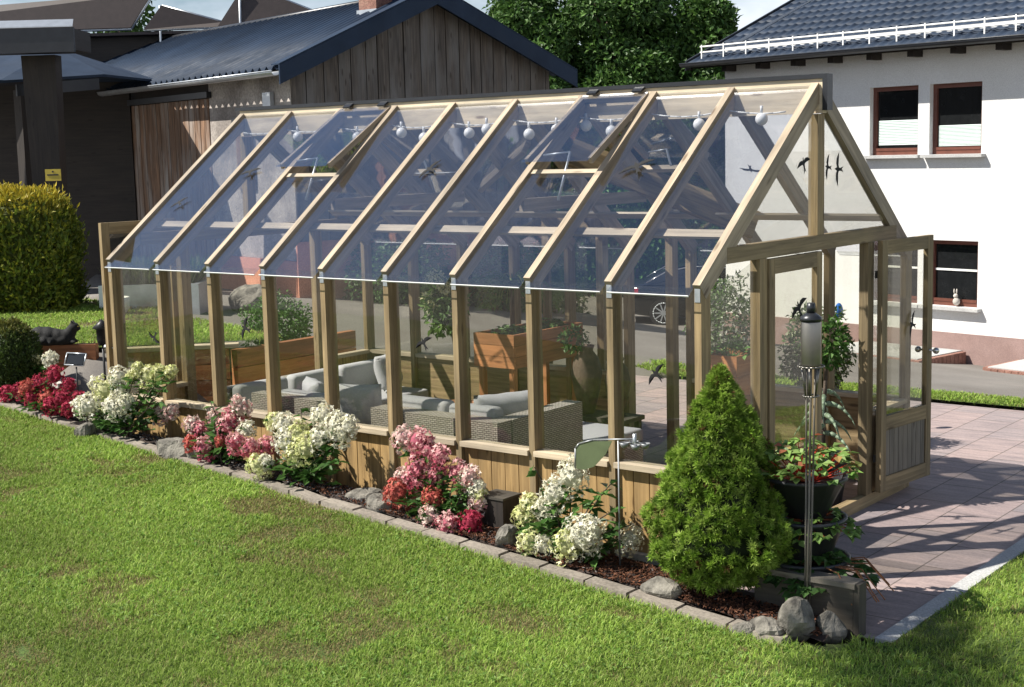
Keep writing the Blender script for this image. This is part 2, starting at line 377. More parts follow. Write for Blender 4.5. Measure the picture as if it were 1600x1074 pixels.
_A = _k(CP[:, :2], CP[:, :2]); _n = len(CP)
_S = np.block([[_A, np.ones((_n, 1))], [np.ones((1, _n)), np.zeros((1, 1))]])
_w = np.linalg.solve(_S, np.append(CP[:, 2], 0))
def sstep(t): t = np.clip(t, 0, 1); return t*t*(3-2*t)
def gz(x, y):
    x, y = np.broadcast_arrays(np.asarray(x, float), np.asarray(y, float)); sh = x.shape; x = x.ravel(); y = y.ravel()
    r = np.clip(_k(np.stack([x, y], 1), CP[:, :2]) @ _w[:-1] + _w[-1], -1.3, 1.05)
    def rd(x0, x1, y0, y1): return np.hypot(np.maximum(np.maximum(x0-x, x-x1), 0), np.maximum(np.maximum(y0-y, y-y1), 0))
    d = np.minimum(rd(-6.5, 1.5, -.3, 3.7), rd(-4.3, 1.5, 3.4, 7.4))
    back = r*sstep(d/1.3)
    front = np.where(x < .8, .05+.065*np.clip(.8-x, 0, 9.5), .05-.055*np.clip(x-.8, 0, 8))
    # left of the gable the front slope runs level into the wall of the terrace
    w = sstep((y+.25)/.3)
    left = np.where(x < -7.4, .36, .22)
    lw = sstep((-6.5-x)/.9)*(1-sstep((y-(.55-(x+8.4)*.75))/.25))
    back = back*(1-lw)+left*lw
    return (front*(1-w)+back*w).reshape(sh)
def gz1(x, y): return float(gz(np.array([x]), np.array([y]))[0])
def sheet(name, p00, p10, p11, p01, nu, nv, off, mat, kind='structure', flat=None, bumpy=0, seed=0):
    u, v = np.meshgrid(np.linspace(0, 1, nu+1), np.linspace(0, 1, nv+1), indexing='ij')
    P = [np.array(p, float) for p in (p00, p10, p11, p01)]
    X = sum(w[..., None]*p for w, p in (((1-u)*(1-v), P[0]), (u*(1-v), P[1]), (u*v, P[2]), ((1-u)*v, P[3])))
    z = (gz(X[..., 0], X[..., 1]) if flat is None else np.full(u.shape, float(flat)))+off
    if bumpy: z = z+bumpy*np.random.default_rng(seed).standard_normal(u.shape)
    V = np.stack([X[..., 0], X[..., 1], z], -1).reshape(-1, 3)
    i, j = np.meshgrid(np.arange(nu), np.arange(nv), indexing='ij'); a = (i*(nv+1)+j).ravel()
    F = np.stack([a, a+nv+1, a+nv+2, a+1], 1)
    o = np_build(name, V, F, np.ones((len(V), 3))*.2, mat, None, True); o['kind'] = kind
    return o
# the ground: one sheet, fine in the middle, reaching the horizon
xs = np.concatenate([[-900, -300, -120, -60], np.arange(-34, 22, .4), [30, 60, 120, 300, 900]])
ys = np.concatenate([[-900, -300, -100, -40], np.arange(-14, 38, .4), [50, 100, 300, 900]])
X, Y = np.meshgrid(xs, ys, indexing='ij'); Z = gz(np.clip(X, -34, 22), np.clip(Y, -14, 38))
pad = (X > -7.0) & (X < 1.9) & (Y > -.75) & (Y < 7.8); Z = np.where(pad, np.minimum(Z, -.02)-.1, Z-.03-.06*((X > .5) & (Y < 7.2)))
V = np.stack([X, Y, Z], -1).reshape(-1, 3); nx, ny = len(xs), len(ys)
i, j = np.meshgrid(np.arange(nx-1), np.arange(ny-1), indexing='ij'); a = (i*ny+j).ravel()
tag(np_build('ground', V, np.stack([a, a+ny, a+ny+1, a+1], 1), np.ones((len(V), 3))*.2, M['asphalt'], None, True), kind='structure')
sheet('patio', (-6.5, -.3), (1.38, -.3), (1.38, 7.4), (-6.5, 7.4), 2, 2, 0.0, M['pavers'], flat=0)
KX0, KX1 = -9.2, 1.0
def ky(x): return -.74+.046*(.9-x) if x < .9 else -.74   # kerb line
FL = sheet('lawn', (-12, ky(-12)-.1), (.95, ky(.95)-.1), (4.5, -6.5), (-12, -6.5), 120, 60, -.005, M['turf'], bumpy=.006, seed=1)
sheet('side_lawn', (.95, -.86), (1.5, -.3), (9, -.3), (4.5, -6.5), 40, 40, -.006, M['turf'], bumpy=.006, seed=2)
sheet('side_lawn', (1.5, -.31), (1.5, 7.4), (9, 7.4), (9, -.31), 50, 40, -.004, M['turf'], bumpy=.006, seed=4)
sheet('terrace_lawn', (-8.55, .5), (-6.95, 2.3), (-7.75, 2.95), (-13.5, .2), 40, 30, .012, M['turf'], flat=.965)
sheet('verge', (-4.9, 7.45), (2.6, 7.45), (2.6, 8.2), (-5.6, 8.1), 40, 8, .03, M['turf'])
e = MB(); e.box(1.385, 1.5, -.3, 7.4, -.06, .012); tag(e.build('patio_edging', M['slab']), kind='structure')
bedm = sheet('flower_bed', (KX0, ky(KX0)+.02), (1.20, -.66), (1.20, -.03), (KX0, .1), 120, 12, .03, M['mulchbase'], bumpy=.014, seed=3)
k = MB(); x = KX0; rnd = random.Random(5)
while x < .78:
    l = .34+.03*rnd.random(); x1 = x+l
    y0, y1 = ky(x)+rnd.uniform(-.012, .012), ky(x1)+rnd.uniform(-.012, .012); z0, z1 = gz1(x, y0-.1)+.035+rnd.uniform(-.006, .006), gz1(x1, y1-.1)+.035+rnd.uniform(-.006, .006)
    k.hexa([(x, y0-.065, z0-.12), (x1, y1-.065, z1-.12), (x1, y1+.065, z1-.12), (x, y0+.065, z0-.12), (x+.004, y0-.055, z0), (x1-.004, y1-.055, z1), (x1-.004, y1+.055, z1), (x+.004, y0+.055, z0)])
    x = x1+.008
tag(k.build('kerb', M['kerb']), kind='structure')

# ------------------------------------------------------------------ white house
HD = Vector((-.98038782, .19707796, 0)); HN = Vector((.19707796, .98038782, 0)); HO = Vector((-3.14, 15.95, 0))
def HF(s, d, z): return HO+HD*s+HN*d+Vector((0, 0, z))
house = thing('house', 'white rendered house with dark tiled roof and brown framed windows', 'house', HF(6.6, 0, -1))
wins = [(.88, 1.90, 2.72, 3.94), (2.13, 3.15, 2.72, 3.94), (.90, 1.90, .06, 1.22), (2.10, 3.10, .06, 1.22)]
w = MB(); sb = sorted({-5, 6.6, *[a for q in wins for a in q[:2]]}); zb = sorted({-.4, 4.9, *[a for q in wins for a in q[2:]]})
for a0, a1 in zip(sb, sb[1:]):
    for c0, c1 in zip(zb, zb[1:]):
        cx, cz = (a0+a1)/2, (c0+c1)/2
        if any(q[0] < cx < q[1] and q[2] < cz < q[3] for q in wins): continue
        w.face([HF(a0, 0, c0), HF(a0, 0, c1), HF(a1, 0, c1), HF(a1, 0, c0)])
RV = .17
for a0, a1, c0, c1 in wins:
    for A, B in (((a0, c0), (a0, c1)), ((a0, c1), (a1, c1)), ((a1, c1), (a1, c0)), ((a1, c0), (a0, c0))):
        w.face([HF(A[0], 0, A[1]), HF(A[0], RV, A[1]), HF(B[0], RV, B[1]), HF(B[0], 0, B[1])])
w.face([HF(6.6, 0, -1), HF(6.6, 0, 4.9), HF(6.6, 4.6, 6.7), HF(6.6, 9.2, 4.9), HF(6.6, 9.2, -1)])
w.face([HF(-5, 9.2, -1), HF(-5, 9.2, 4.9), HF(-5, 4.6, 6.7), HF(-5, 0, 4.9), HF(-5, 0, -1)])
w.build('wall', M['stucco'], house)
MB().fbox(HF, -5, 6.63, -.03, -.001, -1.6, -.4).build('plinth', M['plinth'], house)
for k_, (a0, a1, c0, c1) in enumerate(wins):
    f = MB(); t = .075; d0, d1 = RV-.06, RV+.02
    f.fbox(HF, a0, a0+t, d0, d1, c0, c1); f.fbox(HF, a1-t, a1, d0, d1, c0, c1); f.fbox(HF, a0+t, a1-t, d0, d1, c1-t, c1); f.fbox(HF, a0+t, a1-t, d0, d1, c0, c0+t)
    f.fbox(HF, a0+t, a1-t, d0-.012, d0+.02, c0+t, c0+t+.05)
    wo_ = f.build('window', M['brown_frame'], house)
    MB().fbox(HF, a0+t, a1-t, RV-.01, RV+.01, c0+t, c1-t).build('pane', M['pane_dark'], wo_)
    MB().fbox(HF, a0-.09, a1+.09, -.14, RV-.062, c0-.055, c0-.002).build('sill', M['slab'], wo_)
    if k_ < 2:
        zt = c0+(.62 if k_ else .50); zl = c0+(.17 if k_ else .13); bl = MB(); n_ = 16
        for q in range(n_):
            za, zc = zl+(zt-zl)*q/n_, zl+(zt-zl)*(q+1)/n_; zm = (za+zc)/2
            bl.face([HF(a0+t+.02, RV-.014, za), HF(a0+t+.02, RV-.028, zm), HF(a1-t-.02, RV-.028, zm), HF(a1-t-.02, RV-.014, za)])
            bl.face([HF(a0+t+.02, RV-.028, zm), HF(a0+t+.02, RV-.014, zc), HF(a1-t-.02, RV-.014, zc), HF(a1-t-.02, RV-.028, zm)])
        bl.build('blind', M['blind'], wo_)
    else:
        MB().fbox(HF, a0+t, a1-t, RV-.03, RV-.012, c0+.62, c0+.655).build('glazing_bar', M['white'], wo_)
# roof
def wave_roof(name, F, s0, s1, d0, d1, z0, slope, period, amp, mat, parent, step=None, drop=.012):
    b = MB(); ns_ = int((s1-s0)/period*8); rows = [0, d1-d0] if not step else list(np.arange(0, d1-d0, step))+[d1-d0]
    S = np.linspace(s0, s1, ns_+1); wv = [amp*math.cos(2*math.pi*(x-s0)/period)+amp*.35*math.cos(4*math.pi*(x-s0)/period) for x in S]
    for r0, r1 in zip(rows, rows[1:]):
        for q in range(ns_):
            lo, hi = (drop, 0) if step else (0, 0)
            b.face([F(S[q], d0+r0, z0+r0*slope+wv[q]+lo), F(S[q+1], d0+r0, z0+r0*slope+wv[q+1]+lo), F(S[q+1], d0+r1, z0+r1*slope+wv[q+1]+hi), F(S[q], d0+r1, z0+r1*slope+wv[q]+hi)], None, True)
    me = b.build(name, mat, parent, weld=True)
    so = me.modifiers.new("thick", 'SOLIDIFY'); so.thickness = .012; so.offset = -1
    return me
wave_roof('roof', HF, -5.3, 7.14, -.55, 4.75, 4.60, .409, .21, .015, M['house_roof'], house, step=.36, drop=.006)
wave_roof('roof', lambda s, d, z: HF(s, 9.5-d, z), -5.3, 7.14, -.55, 4.75, 4.60, .409, .21, .021, M['house_roof'], house)
so = MB(); so.hexa([HF(-5.2, -.5, 4.50), HF(7.05, -.5, 4.50), HF(7.05, .02, 4.71), HF(-5.2, .02, 4.71), HF(-5.2, -.5, 4.53), HF(7.05, -.5, 4.53), HF(7.05, .02, 4.74), HF(-5.2, .02, 4.74)]); so.build('soffit', M['beam_dark'], house)
v = MB(); v.hexa([HF(7.13, -.55, 4.47), HF(7.17, -.55, 4.47), HF(7.17, 4.75, 6.64), HF(7.13, 4.75, 6.64), HF(7.13, -.55, 4.66), HF(7.17, -.55, 4.66), HF(7.17, 4.75, 6.83), HF(7.13, 4.75, 6.83)]); v.build('verge_board', M['metal_dark'], house)
for q in range(13): MB().fbox(HF, 6.3-q*.85, 6.42-q*.85, -.30, .0, 4.42, 4.56).build('rafter_end', M['beam_dark'], house)
def gutter(F, s0, s1, d, z, r, parent):
    g = MB(); n_ = 8
    for q in range(n_):
        a0, a1 = math.pi+math.pi*q/n_, math.pi+math.pi*(q+1)/n_
        g.face([F(s0, d+r*math.cos(a0), z+r*math.sin(a0)), F(s1, d+r*math.cos(a0), z+r*math.sin(a0)), F(s1, d+r*math.cos(a1), z+r*math.sin(a1)), F(s0, d+r*math.cos(a1), z+r*math.sin(a1))], None, True)
    g.cyl(F(s0, d-r, z), F(s1, d-r, z), .012, None, 6)
    o = g.build('gutter', M['galv'] if parent.name.startswith('barn') else M['metal_dark'], parent); mo = o.modifiers.new("thick", 'SOLIDIFY'); mo.thickness = .004
gutter(HF, -5.2, 7.18, -.63, 4.60, .075, house)
for zz in (.125, .235): MB().cyl(HF(-5, -.28, 4.70+zz), HF(7.0, -.28, 4.70+zz), .017, None, 8).build('snow_guard_rail', M['white'], house)
for q in range(20):
    s_ = 6.95-q*.57
    MB().fbox(HF, s_-.014, s_+.014, -.302, -.298, 4.70, 4.97).fbox(HF, s_-.014, s_+.014, -.297, -.10, 4.78, 4.79).build('snow_guard_bracket', M['white'], house)
fr = thing('figurine', 'small cream rabbit figurine standing on the lower house window sill', 'ornament', HF(1.33, .04, .075))
fm = MB(); fm.sphere(HF(1.33, .04, .15), .065, 6, (1, 1, 1.1)); fm.sphere(HF(1.34, .03, .25), .042, 6); fm.sphere(HF(1.32, .03, .33), .018, 5, (.8, .8, 2.6)); fm.sphere(HF(1.37, .03, .33), .018, 5, (.8, .8, 2.6)); fm.build('body', M['lichen'], fr)
for lab, s0, s1, dd in (('grey slab doorstep with red brick edging against the house plinth', 1.05, 3.3, 1.5), ('grey slab step with red brick edging at the right picture edge', -1.6, .05, 1.3)):
    zg = gz1(*HF((s0+s1)/2, -.7, 0)[:2])
    d = thing('doorstep', lab, 'doorstep', HF((s0+s1)/2, -.6, zg))
    MB().fbox(HF, s0+.1, s1-.1, -dd+.1, -.04, zg-.2, zg+.10).build('slab', M['slab'], d)
    bk = MB(); n_ = int((s1-s0)/.12)
    for q in range(n_): bk.fbox(HF, s0+q*.12, s0+q*.12+.11, -dd, -dd+.098, zg-.2, zg+.085, 2)
    for q in range(int(dd/.12)-1):
        for ss in (s0, s1-.098): bk.fbox(HF, ss, ss+.098, -dd+.11+q*.12, -dd+.22+q*.12, zg-.2, zg+.085, 2)
    bk.build('brick_edging', M['brickred'], d)

# ------------------------------------------------------------------ barn
BO = Vector((-11.115, 6.66, 0)); B1 = Vector((-.97074, .24018, 0)); B2 = Vector((.24018, .97074, 0))
def BF(s, d, z): return BO+B1*s+B2*d+Vector((0, 0, z))
barn = thing('barn', 'old dark timber barn with blue-grey sheet metal roof and salmon base wall', 'barn', BF(.2, .3, .6))
SL = (5.49-4.24)/2.82
def board_wall(b, F, s0, s1, z0, zt, d, wd, rnd, t=.03, lu=2):
    x = s0
    while x < s1-.03:
        w_ = min(wd*rnd.uniform(.75, 1.2), s1-x); off = rnd.uniform(0, .012)
        a, c = zt(x+.008), zt(x+w_-.008)
        b.hexa([F(x+.008, d-off-t, z0), F(x+w_-.008, d-off-t, z0), F(x+w_-.008, d-off, z0), F(x+.008, d-off, z0), F(x+.008, d-off-t, a), F(x+w_-.008, d-off-t, c), F(x+w_-.008, d-off, c), F(x+.008, d-off, a)], 2)
        x += w_
rnd = random.Random(11)
# gable boards lie in the plane s=.2 (facing the greenhouse)
def GF(s, d, z): return BF(.2+d, s, z)     # s runs across the gable, d into the barn
gt = lambda s: 4.16+SL*min(s, 5.64-s)
gb = MB(); board_wall(gb, GF, .3, 5.34, 1.66, gt, 0, .27, rnd); gb.build('gable_board', M['oldboard'], barn)
gm = MB(); gm.face([GF(.33, .05, .2), GF(.33, .05, 4.2), GF(2.82, .05, 5.3), GF(5.3, .05, 4.2), GF(5.3, .05, .2)][::-1]); gm.build('gable_backing', M['beam_dark'], barn)
MB().fbox(GF, .3, 5.3, .0, .04, -.6, 1.66).build('gable_base_wall', M['salmon'], barn)
fb = MB(); fb.fbox(BF, .24, 3.0, .33, .40, 1.36, 4.24); fb.build('plaster_wall', M['oldplaster'], barn)
MB().fbox(BF, .24, 3.0, .29, .40, -.4, 1.355).build('base_wall', M['salmon'], barn)
db = MB(); board_wall(db, BF, 3.0, 7.2, .7, lambda s: 3.95, .36, .19, rnd, .045); db.build('barn_door', M['door_board'], barn)
MB().fbox(BF, 3.0, 12.6, .38, .42, .2, 4.24).build('rear_wall', M['beam_dark'], barn)
MB().fbox(BF, 2.9, 7.3, .24, .33, 3.96, 4.06).build('door_rail', M['metal_dark'], barn)
sh = MB(); board_wall(sh, BF, 1.45, 2.05, 2.45, lambda s: 3.5, .32, .15, rnd); hs_ = sh.build('shutter', M['door_board'], barn); MB().fbox(BF, 1.4, 2.1, .26, .285, 3.52, 3.60).build('lintel', M['metal_dark'], hs_)
MB().fbox(BF, .75, 1.0, .25, .32, 3.62, 3.95).build('wall_lamp', M['galv'], barn)
wave_roof('roof', BF, -.12, 12.7, -.02, 2.82, 4.27, SL, .22, .028, M['barn_roof'], barn)
wave_roof('roof', lambda s, d, z: BF(s, 5.64-d, z), -.12, 12.7, -.02, 2.82, 4.27, SL, .22, .028, M['barn_roof'], barn)
MB().cyl(BF(-.14, 2.82, 5.52), BF(12.7, 2.82, 5.52), .06, None, 8).build('ridge_cap', M['metal_dark'], barn)
for sg in (0, 1):
    f = (lambda s, d, z: BF(s, d, z)) if sg == 0 else (lambda s, d, z: BF(s, 5.64-d, z))
    rk = MB(); rk.hexa([f(-.16, -.06, 4.02), f(-.125, -.06, 4.02), f(-.125, 2.84, 4.02+2.9*SL), f(-.16, 2.84, 4.02+2.9*SL), f(-.16, -.06, 4.30), f(-.125, -.06, 4.30), f(-.125, 2.84, 4.30+2.9*SL), f(-.16, 2.84, 4.30+2.9*SL)])
    rk.hexa([f(-.16, -.06, 4.305), f(.1, -.06, 4.305), f(.1, 2.84, 4.305+2.9*SL), f(-.16, 2.84, 4.305+2.9*SL), f(-.16, -.06, 4.325), f(.1, -.06, 4.325), f(.1, 2.84, 4.325+2.9*SL), f(-.16, 2.84, 4.325+2.9*SL)])
    rk.build('rake_board', M['barn_roof'], barn)
gutter(BF, -.05, 6.6, -.07, 4.22, .07, barn)
ch = MB(); c0 = BF(.85, 2.3, 0); ch.box(c0.x-.19, c0.x+.19, c0.y-.19, c0.y+.19, 5.0, 6.3); cho = ch.build('chimney', M['brickred'], barn)
MB().box(c0.x-.22, c0.x+.22, c0.y-.22, c0.y+.22, 5.12, 5.27).build('flashing', M['galv'], cho)

# ------------------------------------------------------------------ carport, lean-to and the panel racks at the left
cp = thing('carport', 'dark carport roof on a thick timber post left of the barn', 'carport', (-14.3, 4.55, .98))
cd = Vector((.79, .61, 0)).normalized(); cb = Vector((-.61, .79, 0))
def CF(s, d, z): return Vector((-13.53, 4.85, 0))-cd*s+cb*d+Vector((0, 0, z))
MB().fbox(CF, 0, 6, 0, .06, 4.58, 4.94).build('fascia', M['metal_dark'], cp)
fl_ = MB(); fl_.hexa([CF(0, -.02, 4.945), CF(6, -.02, 4.945), CF(6, .2, 5.06), CF(0.05, .2, 5.06), CF(0, -.02, 4.96), CF(6, -.02, 4.96), CF(6, .2, 5.075), CF(.05, .2, 5.075)]); fl_.build('flashing', M['galv'], cp)
MB().fbox(CF, .02, 6, .061, .9, 4.62, 4.93).build('roof_slab', M['beam_dark'], cp)
pb = MB(); q0 = Vector((-14.33, 4.72, 0)); pb.hexa([q0-cd*.18+cb*.1+Vector((0, 0, .9)), q0+cd*.18+cb*.1+Vector((0, 0, .9)), q0+cd*.18+cb*.4+Vector((0, 0, .9)), q0-cd*.18+cb*.4+Vector((0, 0, .9)),
    q0-cd*.26+cb*.1+Vector((0, 0, 4.58)), q0+cd*.26+cb*.1+Vector((0, 0, 4.58)), q0+cd*.26+cb*.4+Vector((0, 0, 4.58)), q0-cd*.26+cb*.4+Vector((0, 0, 4.58))], 2); pb.build('post', M['beam_dark'], cp)
sg_ = thing('warning_sign', 'small yellow sign fixed low on the carport post', 'sign', (-13.95, 4.6, 2.72))
s0 = Vector((-14.02, 4.545, 0)); SFm = lambda s, d, z: s0+cd*s+cb*d+Vector((0, 0, z))
MB().fbox(SFm, 0, .235, -.02, 0, 2.685, 2.86).build('plate', M['yellow'], sg_)
tx = MB(); tx.fbox(SFm, .105, .13, -.025, -.021, 2.81, 2.835)
tx.fbox(SFm, .03, .2, -.025, -.021, 2.765, 2.785); tx.build('lettering', M['metal_dark'], sg_)
lt = thing('lean_to_shed', 'dark open lean-to shed with grey hipped roof behind the carport', 'shed', (-15.6, 6.3, .9))
lr = MB(); P0, P1, P2, P3 = Vector((-19.6, 2.8, 4.20)), Vector((-15.26, 4.67, 4.2)), Vector((-14.83, 6.3, 4.32)), Vector((-16.36, 6.48, 4.85)); P4 = Vector((-20, 3.6, 4.8))
P5, P6, P7 = BF(4.9, .3, 4.32), Vector((-20.5, 11.5, 4.9)), Vector((-25, 7.5, 4.8))  # corners of a hidden rear roof, added to shade the barn door and walls
for tri in ([P0, P1, P3, P4], [P1, P2, P3], [P3, P2, P5], [P3, P5, P6, P7, P4]): lr.prism(tri, (0, 0, .04))
lr.build('roof', M['house_roof'], lt)
lw_ = MB(); lw_.prism([Vector((-20.5, 6.6, .6)), Vector((-17.0, 8.4, .6)), Vector((-17.0, 8.4, 4.4)), Vector((-20.5, 6.6, 4.4))], (-.03, .06, 0)); lw_.build('wall', M['beam_dark'], lt)
MB().prism([Vector((-15.2, 4.9, 4.0)), Vector((-14.95, 6.25, 4.12)), Vector((-14.95, 6.25, 4.3)), Vector((-15.2, 4.9, 4.18))], (.04, 0, 0)).build('fascia', M['metal_dark'], lt)
MB().beam((-15.25, 5.05, .9), (-15.25, 5.05, 4.1), .2, .2, (1, 0, 0)).build('post', M['beam_dark'], lt)
def rack(lab, a, b, c, d, legs):
    r = thing('solar_panel_rack', lab, 'solar rack', Vector(a)-Vector((0, 0, 1.2)), 'tilted panel racks behind the barn roof')
    pn = MB(); a, b, c, d = map(Vector, (a, b, c, d)); nr = (b-a).cross(d-a).normalized()*.05; pn.prism([a, b, c, d], nr); po = pn.build('panel', M['solar'], r)
    ed = MB(); ed.tube([d-nr*.1, c-nr*.1], .035, 6); ed.tube([b-nr*.1, c-nr*.1], .03, 6); ed.tube([a-nr*.1, b-nr*.1], .03, 6); ed.build('frame_rail', M['galv'], po)
    for p, q in legs: MB().cyl(p, q, .03, None, 6).build('leg', M['galv'], r)
rack('large dark tilted panel rack at the top left corner', (-26.5, 6.8, 5.72), (-20.43, 11.14, 5.73), (-20.1, 11.5, 6.45), (-26.3, 7.2, 6.1), [((-24.6, 8.1, 4.4), (-24.2, 8.6, 6.2)), ((-21.6, 10.2, 4.4), (-21.3, 10.7, 6.35))])
rack('small triangular panel rack with the sky showing either side', (-20.22, 11.31, 5.70), (-18.9, 12.35, 5.72), (-18.95, 12.4, 5.82), (-19.95, 11.6, 6.2), [((-19.98, 11.5, 4.6), (-19.98, 11.57, 6.2))])
rack('tilted panel rack cut by the barn ridge', (-19.0, 12.27, 5.70), (-17.3, 13.6, 5.80), (-17.45, 13.55, 6.02), (-18.6, 12.75, 6.6), [((-18.6, 12.5, 4.6), (-18.6, 12.6, 6.6))])
hb = thing('hall', 'long dark farm building carrying the panel racks behind the barn', 'building', (-21, 12.5, -.5))
def LF(s, d, z): return Vector((-20.3, 11.25, 0))-Vector((.813, .582, 0))*s+Vector((-.582, .813, 0))*d+Vector((0, 0, z))
MB().fbox(LF, -1.5, 7.5, .35, 5, 0, 5.60).build('wall', M['beam_dark'], hb); MB().fbox(LF, -1.7, 7.7, .05, 5.2, 5.61, 5.67).build('roof', M['solar'], hb)

# ------------------------------------------------------------------ greenhouse
G = thing('greenhouse', 'timber framed glass greenhouse with open double door and low plank walls', 'greenhouse', (0, 0, 0))
b_, Wd, HE, HR, HS = .70, 3.47, 2.048, 3.409, .786; L_ = 9*b_; YM = Wd/2; SLP = (HR-HE)/YM
pw, pd = .052, .12
def roofz(y): return HE+SLP*(y if y <= YM else Wd-y)
for side in (0, 1):
    my = (lambda y: y) if side == 0 else (lambda y: Wd-y)
    for i in range(10):
        x = -b_*i; zb_ = .0
        y0, y1 = sorted((my(0), my(pd)))
        p = MB(); z0_ = gz1(x, -.05)-.02 if side == 0 else 0.0; z0_ = max(0, z0_-.05) if side == 0 else 0
        p.hexa([(x-pw/2, y0, z0_), (x+pw/2, y0, z0_), (x+pw/2, y1, z0_), (x-pw/2, y1, z0_)]+[(xx, yy, roofz(yy)-.006) for xx, yy in ((x-pw/2, y0), (x+pw/2, y0), (x+pw/2, y1), (x-pw/2, y1))], 2)
        po = p.build('post', M['post'], G)
        if side == 0:
            MB().box(x-.021, x+.021, -.0045, -.0005, HE-.115, HE-.025).build('bracket', M['galv'], po)
        # rafter: rests above the post, top at the roof plane
        n_ = Vector((0, -SLP if side == 0 else SLP, 1)).normalized(); r = MB()
        a = Vector((x, my(-.012), HE-.009)); c = Vector((x, my(YM-.031), HR-.024-.003))
        r.beam(a+n_*.012, c+n_*.012, pw+.006, .125, n_, False); r.build('rafter', M['rafter'], G)
# ridge board and its metal cap
MB().box(-L_-.04, .06, YM-.028, YM+.028, HR-.24, HR+.01).build('ridge_board', M['ridge'], G)
rc = MB(); rc.box(-L_-.09, .10, YM-.045, YM+.045, HR+.012, HR+.045); rc.box(.0605, .10, YM-.045, YM+.045, HR-.22, HR+.0115); rc.build('ridge_cap', M['metal_dark'], G)
# plank walls, sills, base rails, glass
rnd = random.Random(3)
for side in (0, 1):
    my = (lambda y: y) if side == 0 else (lambda y: Wd-y)
    def bx(mb, x0, x1, ya, yb, z0, z1, lu=None): y0, y1 = sorted((my(ya), my(yb))); return mb.box(x0, x1, y0, y1, z0, z1, lu)
    dx0, dx1 = -3.15, -2.35                                   # side door in the back wall
    for i in range(9):
        x1, x0 = -b_*i-pw/2, -b_*(i+1)+pw/2
        if side == 1 and i in (3,): continue
        pl_ = MB(); n5 = 5; wp = (x1-x0)/n5
        for q in range(n5): bx(pl_, x0+q*wp+.0035, x0+(q+1)*wp-.0035, .035+rnd.uniform(0, .003), .055, .16, HS-.04, 2)
        pl_.build('plank_panel', M['plank'], G)
        bx(MB(), x0+.001, x1-.001, .056, .07, .16, HS-.042).build('inner_board', M['post'], G)
        bx(MB(), x0+.001, x1-.001, -.022, .105, HS-.038, HS).build('sill', M['sill'], G)
        bx(MB(), x0+.001, x1-.001, -.012, .10, 0.02, .158).build('base_rail', M['lichen'] if side == 0 else M['post'], G)
        bx(MB(), x0+.002, x1-.002, .045, .051, HS+.003, HE-.03).build('glass_pane', M['glass'], G)
    for i in range(9):
        x1, x0 = -b_*i-pw/2-.002, -b_*(i+1)+pw/2+.002
        n_ = Vector((0, -SLP if side == 0 else SLP, 1)).normalized()
        def rp(xa, xb, ya, yb, off, th, mb=None):
            mb = mb or MB(); P = []
            for o_ in (off-th, off):
                P += [Vector((xa, my(ya), HE+SLP*ya))+n_*o_, Vector((xb, my(ya), HE+SLP*ya))+n_*o_, Vector((xb, my(yb), HE+SLP*yb))+n_*o_, Vector((xa, my(yb), HE+SLP*yb))+n_*o_]
            return mb.hexa(P, 0)
        vent = i in (2, 6)
        if side == 0 and not vent or side == 1 and not vent and i != 3: rp(x0, x1, -.075, YM-.036, -.008, .006).build('roof_pane', M['roof_glass'], G); rp(x0, x1, -.080, -.0755, -.006, .010).build('pane_edge_highlight', M['white'], G)  # white bar paints in the highlight along the lower glass edge
        elif side == 1 and i == 3: rp(x0, x1, .85, YM-.036, -.008, .006).build('roof_pane', M['roof_glass'], G)
        else:
            rp(x0, x1, -.075, .93, -.008, .006).build('roof_pane', M['roof_glass'], G); rp(x0, x1, -.080, -.0755, -.006, .010).build('pane_edge_highlight', M['white'], G)
            vx = -1 if side == 0 else 1
            # opened sash hinged at the ridge board
            hp = Vector((0, my(YM-.04), HE+SLP*(YM-.04)))+n_*.02; dn = (Vector((0, my(.93), HE+SLP*.93))-Vector((0, my(YM-.04), HE+SLP*(YM-.04))))
            ln = dn.length; dn.normalize(); dn = Matrix.Rotation(R(-6.5 if side == 0 else 6.5), 3, 'X') @ dn; nn = (Matrix.Rotation(R(-6.5 if side == 0 else 6.5), 3, 'X') @ n_)
            def vp(xx, t, o_): return Vector((xx, 0, 0))+hp+dn*t+nn*o_
            def vb(mb, xa, xb, t0, t1, o0, o1): return mb.hexa([vp(xa, t0, o0), vp(xb, t0, o0), vp(xb, t1, o0), vp(xa, t1, o0), vp(xa, t0, o1), vp(xb, t0, o1), vp(xb, t1, o1), vp(xa, t1, o1)])
            fr_ = MB(); vb(fr_, x0+.004, x0+.034, .03, ln, -.05, 0); vb(fr_, x1-.034, x1-.004, .03, ln, -.05, 0); vb(fr_, x0+.034, x1-.034, .03, .07, -.05, 0)
            vo_ = fr_.build('roof_vent', M['rafter'], G)
            vb(MB(), x0+.006, x1-.006, .02, ln+.05, .002, .007).build('vent_pane', M['roof_glass'], vo_)
            mb = MB(); xm = (x0+x1)/2
            y_, zz = my(.86), HE+SLP*.86-.16
            mb.tube([Vector((xm, y_, zz)), vp(xm, ln*.82, -.05)], [.012, .009], 6); mb.tube([vp(xm, ln*.82, -.05), vp(xm-.22, ln*.88, -.04)], .007, 5); mb.build('vent_opener', M['galv'], vo_)
            for hx in (x0+.1, x1-.1):
                mb = MB(); vb(mb, hx-.045, hx+.045, -.045, .035, .012, .03); mb.build('vent_hinge', M['metal_dark'], vo_)
            rp(x0, x1, .925, .962, -.005, .045).build('vent_rail', M['sill'], G)
        # horizontal glazing bar
        rp(x0-.03, x1+.03, .47, .53, -.115, .022).build('glazing_bar', M['sill'], G)
